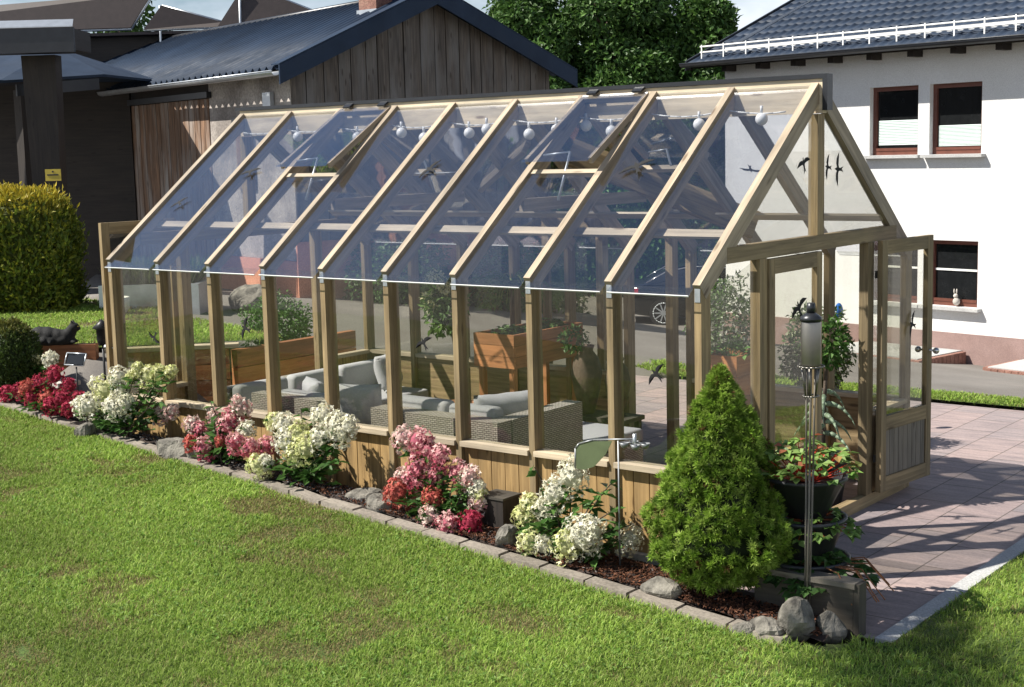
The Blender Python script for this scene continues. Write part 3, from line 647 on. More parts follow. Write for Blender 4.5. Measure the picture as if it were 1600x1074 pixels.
# side door frame in the back wall, taller than the eave
for xx in (dx0, dx1): MB().box(xx-.04, xx+.04, Wd-.05, Wd+.05, 0, 2.30).build('door_post', M['post'], G)
MB().box(dx0-.06, dx1+.06, Wd-.055, Wd+.055, 2.302, 2.36).build('door_header', M['sill'], G)
dp = MB(); dp.prism([Vector((dx0, Wd-.05, 2.36)), Vector((dx0, Wd-.05, 2.07)), Vector((dx0, Wd-.42, 2.36))], (.03, 0, 0)); dp.prism([Vector((dx1, Wd-.05, 2.36)), Vector((dx1, Wd-.05, 2.07)), Vector((dx1, Wd-.42, 2.36))], (-.03, 0, 0)); dp.build('dormer_cheek', M['rafter'], G)
MB().box(dx0-.05, dx1+.05, Wd-.42, Wd+.07, 2.362, 2.372).build('dormer_pane', M['roof_glass'], G)
def door_leaf(F, w_, z0, z1, name='door_leaf', handle=True, side=1):
    """F(s, d, z): s from the hinge, d outwards"""
    st, t = .085, .045; fm_ = MB()
    fm_.fbox(F, 0, st, 0, t, z0, z1); fm_.fbox(F, w_-st, w_, 0, t, z0, z1); fm_.fbox(F, st, w_-st, .001, t-.001, z1-.11, z1-.0005)
    fm_.fbox(F, st, w_-st, .001, t-.001, z0+.50, z0+.62); fm_.fbox(F, st, w_-st, .001, t-.001, z0+.0005, z0+.12)
    o = fm_.build(name, M['post'], G)
    MB().fbox(F, st+.002, w_-st-.002, .02, .026, z0+.622, z1-.112).build('door_pane', M['glass'], o)
    pn = MB(); n_ = 9; ww = (w_-2*st-.004)/n_
    for q in range(n_): pn.fbox(F, st+.002+q*ww+.003, st+.002+(q+1)*ww-.003, .012, .034, z0+.122, z0+.498, 2)
    pn.build('door_panel', M['beam_grey'], o)  # greyer timber than the frame: the panel's shade is put into its colour
    if handle:
        h = MB(); h.cyl(F(w_-.04, -.05, z0+1.08), F(w_-.04, t+.05, z0+1.08), .009, None, 8); h.sphere(F(w_-.04, t+.06, z0+1.08), .028, 6); h.sphere(F(w_-.04, -.06, z0+1.08), .028, 6); h.build('handle', M['steel'], o)
    hg = MB()
    for zz in (z0+.25, z1-.3): hg.fbox(F, -.03, .05, -.006, -.001, zz, zz+.06)
    hg.build('hinge', M['metal_dark'], o); return o
# gable ends
for gx, sgn in ((0, 1), (-L_, -1)):
    xa, xb = sorted((gx+sgn*.031, gx-sgn*.045))
    mk = lambda y0, y1, z0, z1, nm, mat, lu=None, xo=0: MB().box(xa+xo, xb-xo, y0, y1, z0, z1, lu).build(nm, mat, G)
    mk(.34, 3.13, 2.16, 2.27, 'door_header', M['post'])
    mk(.79, .90, .10, 2.158, 'door_post', M['post']); mk(2.58, 2.69, .10, 2.158, 'door_post', M['post'])
    mk(1.68, 1.79, 2.272, HR-.245, 'king_post', M['post'])
    mk(.118, Wd-.118, 0, .098, 'base_rail', M['post'], None, .002)
    for y0, y1 in ((.118, .788), (2.692, Wd-.118)):
        pl_ = MB(); n5 = 5; wp = (y1-y0)/n5; xo = gx+sgn*.012
        for q in range(n5): pl_.box(min(xo, xo-sgn*.022), max(xo, xo-sgn*.022), y0+q*wp+.0035, y0+(q+1)*wp-.0035, .10, HS-.04, 2)
        pl_.build('plank_panel', M['plank'], G)
        MB().box(gx-.05, gx+.05, y0+.001, y1-.001, HS-.038, HS).build('sill', M['sill'], G)
        MB().prism([Vector((gx, y0, HS+.002)), Vector((gx, y1, HS+.002)), Vector((gx, y1, min(2.155, roofz(y1)-.17))), Vector((gx, y0, min(2.155, roofz(y0)-.17)))] , (.005, 0, 0)).build('glass_pane', M['glass'], G)
    for y0, y1 in ((.46, 1.675), (1.795, Wd-.46)):
        q = [Vector((gx, y0, 2.275)), Vector((gx, y1, 2.275)), Vector((gx, y1, max(2.28, roofz(y1)-.155))), Vector((gx, y0, max(2.28, roofz(y0)-.155)))]
        MB().prism(q, (.005, 0, 0)).build('gable_pane', M['glass'], G)
door_leaf(lambda s, d, z: Vector((.0+d, .905+s, z)), .83, .105, 2.15, handle=False)
a_ = R(6); door_leaf(lambda s, d, z: Vector((.075+s*math.sin(a_)+d*math.cos(a_)*1, 2.66+s*math.cos(a_)-d*math.sin(a_), z)), .83, .12, 2.17)
a_ = R(4); door_leaf(lambda s, d, z: Vector((-L_-.08-s*math.sin(a_)-d*math.cos(a_), .86-s*math.cos(a_)+d*math.sin(a_), z)), .83, .12, 2.38)
door_leaf(lambda s, d, z: Vector((dx0-.06-s, Wd+.12+s*.05+d, z)), .80, .08, 2.28)
# braces inside the roof
br = MB(); br.beam((-2.60, 2.20, 2.93), (-1.25, 3.10, 2.25), .05, .26, (0, .784, 1)); br.build('brace', M['post'], G)
br = MB(); br.beam((-3.95, 2.62, 2.62), (-3.05, 2.16, 2.98), .05, .13, (0, .784, 1)); br.build('brace', M['rafter'], G)
for i in (0, 3, 6, 9):
    if i in (3, 6): MB().box(-b_*i-.025, -b_*i+.025, .85, Wd-.85, HE+SLP*.85-.24, HE+SLP*.85-.14).build('collar_tie', M['rafter'], G)
# bird silhouettes stuck on the glass
BIRD = [(0, .5), (.06, .36), (.10, .22), (.30, .34), (.62, .30), (1.0, .02), (.62, .14), (.28, .06), (.10, -.05), (.08, -.3), (.20, -.62), (.03, -.42), (-.14, -.66), (-.08, -.3), (-.10, -.05), (-.28, .06), (-.62, .14), (-1, .02), (-.62, .30), (-.30, .34), (-.10, .22), (-.06, .36)]
def bird(c, u, v, size, ang):
    c, u, v = Vector(c), Vector(u).normalized(), Vector(v).normalized(); n_ = u.cross(v); ca, sa = math.cos(ang), math.sin(ang)
    P = [c+u*((x*ca-y*sa)*size)+v*((x*sa+y*ca)*size) for x, y in BIRD]; b = MB(); m_ = len(P)
    P2 = [p+n_*.0015 for p in P]
    ctr = sum(P, Vector())/m_
    for k in range(m_):
        q = (k+1) % m_; b.face([ctr, P[k], P[q]]); b.face([ctr+n_*.0015, P2[q], P2[k]])
    b.build('bird_sticker', M['black_matt'], G)
for c, s_, a in (((-4.50, .042, 1.5), .115, 1.2), ((-2.456, .042, 1.5), .10, .5), ((-.35, .042, 1.42), .10, .9), ((-5.75, .042, 1.35), .1, 2.6)): bird(c, (1, 0, 0), (0, 0, 1), s_, a)
for c, s_, a in (((-1.08, .96, 2.79), .15, .6), ((-5.38, .97, 2.80), .12, .4), ((-3.15, .98, 2.80), .13, 1.2), ((-6.0, .62, 2.53), .1, .9)): bird(Vector(c)+Vector((0, -.012, .016)), (1, 0, 0), (0, 1, SLP), s_, a)
for c, s_, a in (((.008, 1.50, 2.80), .11, .3), ((.008, 1.90, 2.77), .10, 1.4), ((.008, 2.08, 2.75), .13, 1.5)): bird(c, (0, 1, 0), (0, 0, 1), s_, a)
bird((.03, 1.39, 1.75), (0, 1, 0), (0, 0, 1), .14, .5); bird((.17, 3.15, 1.45), (0, 1, 0), (0, 0, 1), .12, 1.2)
for c, s_, a in (((-1.03, 2.59, 2.75), .1, .2), ((-1.83, 2.82, 2.57), .1, 1.4)): bird(Vector(c)+Vector((0, .01, .0)), (1, 0, 0), (0, 1, -SLP), s_, a)

# festoon of globe lamps under the ridge
fs = thing('festoon_lights', 'string of white globe lamps hanging under the greenhouse ridge', 'string lights', (-3, 1.55, 3.1))
bx_ = [-5.75, -5.42, -5.14, -4.62, -4.06, -3.79, -3.26, -3.06, -2.60, -2.31, -2.01, -1.76, -.94, -.40]
cbl = MB(); pts = []
for q in range(61): x = -6.2+q*.1; pts.append(Vector((x, 1.62, 3.215-.035*abs(math.sin(x*math.pi/.7))-.0)))
cbl.tube(pts, .006, 5); cbl.build('cable', M['white'], fs)
for q, x in enumerate(bx_):
    z = 3.115+.03*math.sin(q*2.1); bo = MB().sphere((x, 1.62, z), .048, 8).build('lamp', M['globe'], fs)
    MB().cyl((x, 1.62, z+.047), (x, 1.62, z+.10), .012, None, 6).build('socket', M['white'], bo)
fan = thing('roof_ventilator', 'small white fan hanging on a rod in the greenhouse roof', 'fan', (-3.83, 1.735, 2.76))
MB().cyl((-3.83, 1.735, 2.80), (-3.83, 1.735, 3.168), .01, None, 6).sphere((-3.83, 1.735, 2.78), .05, 6, (1, 1, .7)).build('motor', M['black'], fan)
for q in range(4):
    a = q*math.pi/2+.3; d = Vector((math.cos(a), math.sin(a), 0)); MB().beam(Vector((-3.83, 1.735, 2.77))+d*.05, Vector((-3.83, 1.735, 2.775))+d*.24, .07, .008).build('blade', M['white'], fan)

# ------------------------------------------------------------------ lawn blades, mulch
def view_mask(P, margin=.06):
    """keep only what the lens (or a step beside it) can see: saves memory, changes nothing in view"""
    d = P-np.array(CAM); z = d @ np.array(fw); x = (d @ np.array(rt))/z*FPX/800; y = (d @ np.array(up))/z*FPX/537
    return (z > .5) & (np.abs(x) < 1.6+margin) & (np.abs(y) < 1.4+margin)
def vnoise(x, y, s, seed):
    rng = np.random.default_rng(seed); g = rng.random((64, 64)); u, v = x/s+1000, y/s+1000; i, j = np.floor(u).astype(int), np.floor(v).astype(int)
    f, h = sstep(u-i), sstep(v-j); G_ = lambda a, b: g[a % 64, b % 64]
    return (G_(i, j)*(1-f)+G_(i+1, j)*f)*(1-h)+(G_(i, j+1)*(1-f)+G_(i+1, j+1)*f)*h
GREENS = [(.18, .29, .04), (.235, .36, .055), (.295, .41, .08), (.37, .45, .13)]
DRY = [(.32, .28, .12), (.24, .23, .085), (.27, .205, .10)]
def grass(name, label, n, x0, x1, y0, y1, inside, zfun, seed, hscale=1.0, wsc=1.0):
    rng = np.random.default_rng(seed); x = rng.uniform(x0, x1, n); y = rng.uniform(y0, y1, n); ok = inside(x, y); x, y = x[ok], y[ok]
    z = zfun(x, y); P = np.stack([x, y, z], 1); ok = view_mask(P); P = P[ok]; x, y = x[ok], y[ok]; n = len(P)
    dist = np.linalg.norm(P-np.array(CAM), axis=1)
    dry = np.clip((vnoise(x, y, .55, seed+1)*.6+vnoise(x, y, .17, seed+2)*.4-.60)*5, 0, 1)
    dry = np.maximum(dry, np.clip(1.25-np.hypot((x+.35)/.34, (y+1.55)/.22), 0, 1))       # the bare patch by the kerb
    lush = vnoise(x, y, .9, seed+3)
    h = (.026+.03*rng.random(n)*(.5+lush))*hscale*(1-.5*dry); w = (.0034+.0027*rng.random(n))*wsc*np.clip(dist/9, .8, 2.2)
    az = rng.uniform(0, 2*np.pi, n); tilt = np.abs(rng.normal(0, .9, n)); D = np.stack([np.cos(az)*np.sin(tilt), np.sin(az)*np.sin(tilt), np.cos(tilt)], 1)
    S = np.stack([-np.sin(az+rng.normal(0, .8, n)), np.cos(az), np.zeros(n)], 1); S = unit(S)
    bend = np.stack([np.cos(az), np.sin(az), -np.ones(n)*.3], 1)*(h*.35)[:, None]
    V = np.stack([P-S*w[:, None]*.5, P+S*w[:, None]*.5, P+D*h[:, None]*.6+S*w[:, None]*.4, P+D*h[:, None]*.6-S*w[:, None]*.4, P+D*h[:, None]+bend], 1).reshape(-1, 3)
    i = np.arange(n)[:, None]*5; F = np.concatenate([i+np.array([[0, 1, 2]]), i+np.array([[0, 2, 3]]), i+np.array([[3, 2, 4]])])
    c = cols(rng, n, GREENS, .18)*(.75+.6*lush[:, None]); dmask = (rng.random(n) < dry*.8+.05)
    c[dmask] = cols(rng, int(dmask.sum()), DRY, .2)
    V, F, C = V, F, np.repeat(np.clip(c, 0, 1), 5, 0)
    # clover and plantain leaves between the blades
    k = max(1, n//16); q = rng.integers(0, n, k); keep = (lush[q] > .42) & (dry[q] < .3); q = q[keep]; k = len(q)
    D2 = unit(np.stack([rng.normal(0, 1, k), rng.normal(0, 1, k), rng.uniform(.15, .9, k)], 1)); up2 = np.tile([0, 0, 1.], (k, 1))+.3*rng.standard_normal((k, 3))
    LV = leaves(P[q]+np.array([0, 0, .012]), D2, up2, .022+.022*rng.random(k), .014+.012*rng.random(k), cols(rng, k, [(.14, .26, .045), (.18, .31, .065), (.24, .35, .10)], .15))
    V, F, C = join((V, F, C), LV)
    o = np_build(name, V, F, C, M['grassblade']); return tag(o, label, 'grass', kind='stuff')
grass('lawn_grass', 'short mown sunny lawn grass in front of the flower bed', 760000, -9.5, 1.0, -6.2, -.35, lambda x, y: y < .92*0+(-.74+.046*(.9-np.minimum(x, .9)))-.08, lambda x, y: gz(x, y), 21)
grass('side_lawn_grass', 'bright lawn grass right of the paved path', 330000, .95, 5.2, -4.5, 7.3, lambda x, y: ((x > 1.51) | (y < -.37)) & ~((x < 1.31) & (y > -.74)) & (x > .93), lambda x, y: gz(x, y), 22)
grass('terrace_grass', 'lawn grass on the raised terrace behind the cat', 60000, -13.6, -6.9, .2, 4.3, lambda x, y: (y-.5 > (x+8.55)*1.125*.0+np.maximum(0, (x+8.55)*1.125)) & (y < np.where(x > -10.6, 3.75-(x+10.6)*.30, 4.2)), lambda x, y: np.full_like(x, .975), 23, 1.2, 1.3)
grass('verge_grass', 'narrow grass strip between paved area and the road behind', 16000, -5.4, 2.6, 7.45, 8.15, lambda x, y: x > -9, lambda x, y: gz(x, y)+.03, 24, 1.1, 1.4)

def chips(name, label, n, inside, cs, seed, sz=(.012, .035)):
    rng = np.random.default_rng(seed); x = rng.uniform(KX0, 1.17, n); y = rng.uniform(-.75, -.03, n); ok = inside(x, y, rng) & ((x < .8) | (y > -.62)); x, y = x[ok], y[ok]; n = len(x)
    P = np.stack([x, y, gz(x, y)+.045+.014*rng.random(n)], 1)
    q, r = unit(rng.standard_normal((n, 3))*[1, 1, .35]), randdir(rng, n); r = unit(np.cross(q, r)); t = np.cross(q, r)
    a, b, c = rng.uniform(*sz, (n, 1)), rng.uniform(.004, .010, (n, 1)), rng.uniform(.002, .006, (n, 1))
    V = np.stack([P+q*a*sx+r*b*sy+t*c*sz_ for sz_ in (-.5, .5) for sy in (-.5, .5) for sx in (-.5, .5)], 1).reshape(-1, 3)
    i = np.arange(n)[:, None]*8; F = np.concatenate([i+np.array([f]) for f in ((0, 1, 3, 2), (4, 6, 7, 5), (0, 4, 5, 1), (2, 3, 7, 6), (0, 2, 6, 4), (1, 5, 7, 3))])
    return tag(np_build(name, V, F, np.repeat(cols(rng, n, cs, .3), 8, 0), M['flower']), label, 'mulch', kind='stuff')
def yk(x): return -.74+.046*(.9-np.minimum(x, .9))+.07
chips('bark_mulch', 'red brown bark mulch covering the flower bed', 26000, lambda x, y, r: (y > yk(x)) & (r.random(len(x)) < np.clip((x+4.2)/2.2, .08, 1)) & ~((x > 0) & (y > -.3)), [(.16, .07, .04), (.10, .045, .028), (.23, .11, .065), (.05, .03, .025)], 31)
chips('dark_gravel', 'dark grey stone chippings at the left end of the flower bed', 16000, lambda x, y, r: (y > yk(x)) & (r.random(len(x)) < np.clip((-1.2-x)/2.5, .05, 1)), [(.07, .07, .075), (.13, .13, .135), (.035, .035, .037), (.22, .2, .19)], 32, (.012, .024))

# ------------------------------------------------------------------ plants
def hydrangea(label, base, heads, kinds, seed, nleaf=170, extra=()):
    rng = np.random.default_rng(seed); x0, y0, z0 = base
    t = thing('hydrangea', label, 'hydrangea', base, 'panicle hydrangeas in the flower bed')
    B = np.array(base); st = MB(); LP, LD = [], []
    tops = [np.array(h[:3]) for h in heads]+[np.array(e_) for e_ in extra]
    for k, tp in enumerate(tops):
        b0 = B+np.array([rng.normal(0, .04), rng.normal(0, .04), 0]); mid = b0*.5+tp*.5+np.array([(tp-b0)[0]*-.12, (tp-b0)[1]*-.12, .06])
        pts = [Vector(b0*(1-u)**2+2*u*(1-u)*mid+tp*u*u) for u in np.linspace(0, 1, 5)]
        st.tube(pts, [.008, .007, .006, .005, .004], 5)
        for _ in range(max(4, int(nleaf*1.6)//len(tops))):
            u = rng.uniform(.25, 1.0) if k < len(heads) else rng.uniform(.3, 1.02); p = b0*(1-u)**2+2*u*(1-u)*mid+tp*u*u; LP.append(p); a = rng.uniform(0, 2*np.pi); LD.append((np.cos(a), np.sin(a)*.9-.15, rng.uniform(-.35, .55)))
    st.build('stem', M['bark'], t)
    LP, LD = np.array(LP), np.array(LD); n = len(LP)
    # low leaves right at the foot
    kk = nleaf//3; a = rng.uniform(0, 2*np.pi, kk); sp = np.array([np.ptp([h[0] for h in heads])*.33+.05, .16]); rr = rng.random(kk)
    LP = np.concatenate([LP, np.stack([B[0]+np.cos(a)*rr*sp[0], B[1]+np.sin(a)*rr*sp[1]-.03, B[2]+.06+.16*rng.random(kk)], 1)]); LD = np.concatenate([LD, np.stack([np.cos(a), np.sin(a), rng.uniform(-.1, .5, kk)], 1)]); n = len(LP)
    V, F, C = leaves(LP, LD, np.tile([0, 0, 1.], (n, 1))+.35*rng.standard_normal((n, 3)), .075+.055*rng.random(n), .042+.024*rng.random(n), cols(rng, n, [(.04, .10, .02), (.06, .14, .028), (.09, .18, .04)], .2), .18)
    np_build('foliage', V, F, C, M['leaf'], t)
    for (hx, hy, hz, r), kd in zip(heads, kinds):
        pal = dict(w=[(.80, .77, .62), (.76, .74, .56), (.82, .80, .70)], c=[(.70, .70, .36), (.78, .76, .50), (.62, .66, .28)], p=[(.66, .16, .235), (.74, .30, .36), (.58, .10, .17)], d=[(.42, .04, .085), (.52, .08, .13), (.32, .03, .06)],
                   m=[(.78, .60, .55), (.72, .34, .36), (.80, .74, .64)], r=[(.55, .12, .10), (.62, .22, .16), (.45, .09, .08)])[kd]
        n = int(105+1700*r*r*4); d = randdir(rng, n); hgt = 1.30
        ax = unit(np.array([hx-x0, hy-y0, .0])*.8+np.array([0, -.0, .55]))
        sq = 1+.18*np.einsum('ij,j->i', d, ax)*-1
        lump = 1+.20*np.sin(d[:, 0]*5+seed+hx*13)*np.cos(d[:, 2]*4+hx*9)+.08*np.sin(d[:, 1]*9+hz*20)
        P = np.array([hx, hy, hz])+d*(r*lump*sq*rng.uniform(.84, 1.06, n))[:, None]+np.outer(np.einsum('ij,j->i', d, ax)*r*(hgt-1), ax)
        nd = unit(d+.55*rng.standard_normal((n, 3))); s = rng.uniform(.015, .025, n)[:, None]
        q = unit(np.cross(nd, randdir(rng, n))); w_ = np.cross(nd, q)
        # four petals: two crossing rhombi, tips lifted
        V = np.concatenate([np.stack([P+q*s, P+w_*s*.42+nd*.003, P-q*s, P-w_*s*.42+nd*.003], 1).reshape(-1, 3), np.stack([P+w_*s+nd*.002, P-q*s*.42+nd*.004, P-w_*s+nd*.002, P+q*s*.42+nd*.004], 1).reshape(-1, 3)])
        F = (np.arange(2*n)[:, None]*4+np.array([[0, 1, 2, 3]]))
        tone = cols(rng, n, pal, .10)
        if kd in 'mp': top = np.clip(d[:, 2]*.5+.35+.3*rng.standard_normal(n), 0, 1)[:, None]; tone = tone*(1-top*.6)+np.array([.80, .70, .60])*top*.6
        C = np.concatenate([np.repeat(tone, 4, 0)]*2)
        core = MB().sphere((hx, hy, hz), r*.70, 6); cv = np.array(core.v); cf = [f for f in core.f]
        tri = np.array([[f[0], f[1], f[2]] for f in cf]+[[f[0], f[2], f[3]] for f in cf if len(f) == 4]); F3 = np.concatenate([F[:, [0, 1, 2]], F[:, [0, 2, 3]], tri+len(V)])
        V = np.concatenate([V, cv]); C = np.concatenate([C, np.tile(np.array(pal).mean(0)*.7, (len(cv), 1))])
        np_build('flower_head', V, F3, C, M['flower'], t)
    return t
H1 = [(-7.68, -.3, .71, .071), (-7.46, -.3, .75, .071), (-7.14, -.4, .82, .082), (-7.1, -.3, .85, .082), (-6.85, -.3, .95, .092), (-6.63, -.3, .88, .061), (-7.07, -.4, .73, .071), (-6.91, -.35, .74, .082), (-6.63, -.4, .75, .092), (-6.5, -.3, .76, .071), (-6.44, -.45, .70, .061), (-6.72, -.45, .70, .071)]
hydrangea('low hydrangea with deep crimson flower heads at the far left end of the bed', (-6.95, -.33, .55), H1, 'ddrddddrdddd', 41, 90)
H2 = [(-5.84, -.3, 1.01, .102), (-5.98, -.35, .89, .122), (-6.26, -.25, .91, .071), (-5.81, -.3, .89, .102), (-6.11, -.45, .75, .112), (-6.29, -.42, .73, .077), (-5.75, -.45, .77, .092), (-5.65, -.4, .80, .092), (-5.49, -.25, 1.05, .087), (-5.33, -.25, 1.09, .071), (-5.16, -.25, 1.12, .051), (-5.57, -.3, 1.12, .051), (-5.67, -.3, 1.04, .041), (-5.4, -.2, .70, .071), (-5.25, -.2, .75, .061)]
hydrangea('tall white hydrangea below the leftmost greenhouse bays', (-5.75, -.33, .47), H2, 'wcwwwwwwccccc' + 'mm', 42, 230, [(-5.4, -.3, .9), (-5.25, -.35, .85), (-6.2, -.5, .68), (-5.9, -.5, .62), (-5.1, -.3, 1.05)])
H3 = [(-4.21, -.3, .88, .087), (-4.32, -.3, .81, .087), (-4.34, -.35, .73, .082), (-4.86, -.3, .69, .071), (-4.77, -.3, .64, .071), (-4.62, -.25, .77, .056), (-4.09, -.35, .72, .071), (-4.69, -.45, .55, .071), (-4.51, -.45, .54, .087), (-4.12, -.45, .63, .082), (-3.89, -.5, .63, .071), (-3.86, -.35, .62, .071), (-4.38, -.4, .60, .041), (-4.22, -.33, .94, .055)]
hydrangea('pink hydrangea between the white shrub and the cream one', (-4.4, -.33, .38), H3, 'mppmpmwrpppprm', 43, 150, [(-4.6, -.3, .9), (-4.45, -.4, .72)])
H4 = [(-3.69, -.3, .79, .102), (-3.46, -.35, .75, .102), (-3.3, -.25, .90, .092), (-3.1, -.3, .86, .092), (-2.96, -.3, .86, .082), (-3.88, -.25, .80, .071), (-3.56, -.4, .69, .112), (-3.34, -.4, .66, .112), (-3.24, -.35, .74, .092), (-3.78, -.52, .49, .092), (-3.72, -.5, .53, .051), (-3.04, -.3, .78, .082), (-3.44, -.42, .61, .082)]
hydrangea('broad cream hydrangea in the middle of the bed', (-3.4, -.34, .31), H4, 'wcwwwcwcwcwwc', 44, 200, [(-3.0, -.4, .6), (-3.6, -.2, .92), (-3.2, -.5, .5)])
H5 = [(-2.38, -.3, .82, .092), (-2.23, -.3, .82, .097), (-2.14, -.3, .75, .082), (-2.02, -.3, .72, .082), (-2.2, -.35, .63, .097), (-2.26, -.35, .54, .077), (-2.33, -.45, .44, .102), (-2.08, -.3, .59, .082), (-1.91, -.25, .61, .082), (-1.74, -.3, .61, .077), (-1.68, -.3, .53, .061), (-2.36, -.35, .54, .066), (-2.02, -.4, .43, .082), (-1.98, -.5, .32, .077), (-1.8, -.5, .28, .092), (-1.63, -.45, .31, .087), (-1.67, -.3, .42, .071), (-1.66, -.3, .47, .056)]
hydrangea('tall rose pink hydrangea in front of the dark box', (-1.98, -.34, .21), H5, 'mppppprppmwmrmpdmc', 45, 210, [(-1.85, -.4, .5), (-2.1, -.45, .35), (-1.75, -.35, .4), (-2.3, -.5, .3)])
H6 = [(-.83, -.3, .73, .117), (-.94, -.35, .60, .107), (-.60, -.5, .39, .138), (-.70, -.55, .32, .102), (-.53, -.5, .42, .092), (-1.03, -.52, .27, .097), (-.92, -.52, .27, .071), (-1.19, -.3, .47, .082), (-1.08, -.3, .46, .071), (-1.28, -.3, .38, .061), (-1.02, -.3, .49, .066), (-.42, -.2, .32, .087)]
hydrangea('white hydrangea with large loose leaves beside the wind vane', (-.85, -.34, .14), H6, 'wwwcwcwcwcww', 46, 240, [(-.5, -.3, .72), (-.62, -.3, .62), (-1.15, -.3, .75), (-.45, -.35, .55), (-.75, -.4, .5), (-.35, -.3, .45), (-.55, -.45, .22), (-.95, -.5, .4)])
hydrangea('two small white hydrangea blooms beside the round bush at far left', (-7.75, .12, .6), [(-7.78, .1, 1.0, .06), (-7.42, .05, 1.03, .075)], 'cw', 47, 34)

def spruce():
    rng = np.random.default_rng(51); t = thing('dwarf_spruce', 'dense bright green cone shaped dwarf spruce at the bed corner', 'conifer', (.36, -.34, .16))
    n = 2900; B = np.array([.36, -.34, .17]); Ht = 1.35
    u = rng.random(n)**1.15; a = rng.uniform(0, 2*np.pi, n); v = 1-u
    prof = .425*np.sin(np.clip(v*1.06, 0, .97)*np.pi/2)**.92*np.clip(u/.16*.42+.58, 0, 1)+.012
    lump = 1+.10*np.sin(a*3+u*9)+.08*np.sin(a*5-u*17+1)+.06*np.sin(a*8+u*31)
    r = prof*lump*(1-.26*rng.random(n)**2.0); r = np.where(rng.random(n) < .05, r*1.08, r)
    P = B+np.stack([np.cos(a)*r, np.sin(a)*r, .05+u*Ht], 1)
    out = unit(np.stack([np.cos(a), np.sin(a), np.full(n, .55)], 1)+.3*rng.standard_normal((n, 3)))
    tone = cols(rng, n, [(.20, .32, .04), (.28, .41, .06), (.38, .50, .11), (.13, .22, .03)], .18); parts = []
    brown = rng.random(n) < .02; tone[brown] = np.array([.16, .10, .04])
    for q in range(26):
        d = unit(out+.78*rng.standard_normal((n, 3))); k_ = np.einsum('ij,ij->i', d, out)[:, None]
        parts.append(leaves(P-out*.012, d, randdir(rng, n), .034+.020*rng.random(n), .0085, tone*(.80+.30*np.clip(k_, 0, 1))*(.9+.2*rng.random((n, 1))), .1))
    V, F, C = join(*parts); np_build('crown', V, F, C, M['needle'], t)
    MB().cyl((.36, -.34, .10), (.36, -.34, 1.2), .035, .01, 8).build('trunk', M['bark'], t)
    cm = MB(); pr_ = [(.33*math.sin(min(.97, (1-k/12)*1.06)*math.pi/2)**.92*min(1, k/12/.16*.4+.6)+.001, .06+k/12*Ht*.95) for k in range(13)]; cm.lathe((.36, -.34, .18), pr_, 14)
    V = np.array(cm.v); F = np.array(cm.f); np_build('dark_core', V, F, np.tile([.022, .035, .010], (len(V), 1)), M['needle'], t)  # closed hull in a much darker green than the needles
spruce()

def cloud(rng, centre, rad, n, size, cs, up_=.25, flat=.45, shell=.55):
    """leaf clump: leaves through an ellipsoid, denser at its skin"""
    d = randdir(rng, n); r = (shell+(1-shell)*rng.random(n)**.6)*(1+.14*np.sin(d[:, 0]*5+centre[0])*np.cos(d[:, 2]*6+centre[1]*3))
    P = np.array(centre)+d*r[:, None]*np.array(rad)
    D = unit(d+.9*rng.standard_normal((n, 3))+np.array([0, 0, -up_])); Nn = unit(d+np.array([0, 0, .7])+flat*rng.standard_normal((n, 3)))
    return leaves(P, D, Nn, size*(.7+.6*rng.random(n)), size*(.42+.3*rng.random(n)), cols(rng, n, cs, .2), .2)
DEEP = [(.038, .09, .02), (.062, .13, .028), (.09, .17, .036)]
def tree(label, base, top, rx, seed, nclump=26, per=900, size=.20, cs=DEEP, name='deciduous_tree', low=.28):
    rng = np.random.default_rng(seed); t = thing(name, label, 'tree', base, None); B = np.array(base); h = top-base[2]
    tr = MB(); tr.cyl(base, tuple(B+[0, 0, h*.55]), .035*h*.6, .018*h*.6, 8); parts = []
    for k in range(nclump):
        u = low+(1-low)*((k+.5)/nclump); a = k*2.4+rng.uniform(0, .8); w_ = rx*math.sin(math.pi*min(.97, (u-low)/(1-low)*.78+.22))**.7
        rr = w_*rng.uniform(.25, .85); c = B+np.array([math.cos(a)*rr, math.sin(a)*rr, h*u*rng.uniform(.93, 1.0)-.35])
        s = rng.uniform(.55, 1.0)*rx*.36; parts.append(cloud(rng, c, (s, s, s*.72), int(per*(s/(rx*.3))**1.6), size, cs))
        s0 = B+[0, 0, h*max(.2, u*.6)]; tr.tube([Vector(s0), Vector((s0+c)/2+[0, 0, .1*h]), Vector(c)], [.012*h, .007*h, .003*h], 5)
    tr.build('trunk', M['bark'], t); V, F, C = join(*parts); np_build('crown', V, F, C, M['leaf'], t); return t
tree('broad dark green tree nearest the barn roof', (-23.0, 28.3, -.7), 8.3, 2.6, 61, 34)
tree('tall dark green tree in the middle of the clump', (-20.9, 30.6, -.7), 9.3, 3.1, 62, 38)
tree('dark green tree right of the clump beside the house roof', (-18.7, 32.0, -.7), 8.3, 2.4, 63, 30)
tree('bushy tree filling the gap low behind the greenhouse ridge', (-19.3, 29.5, -.8), 6.0, 2.0, 64, 24)
tree('dark tree behind the clump showing between its crowns', (-22.5, 33.5, -.7), 9.0, 3.2, 68, 34)
tree('small distant tree between the panel racks', (-33, 20.5, 1), 9.9, 2.3, 65, 14, 260, .24)
tree('dark trees above the panel rack at the top left corner', (-36, 12, 1), 10.2, 5.5, 66, 22, 330, .3)

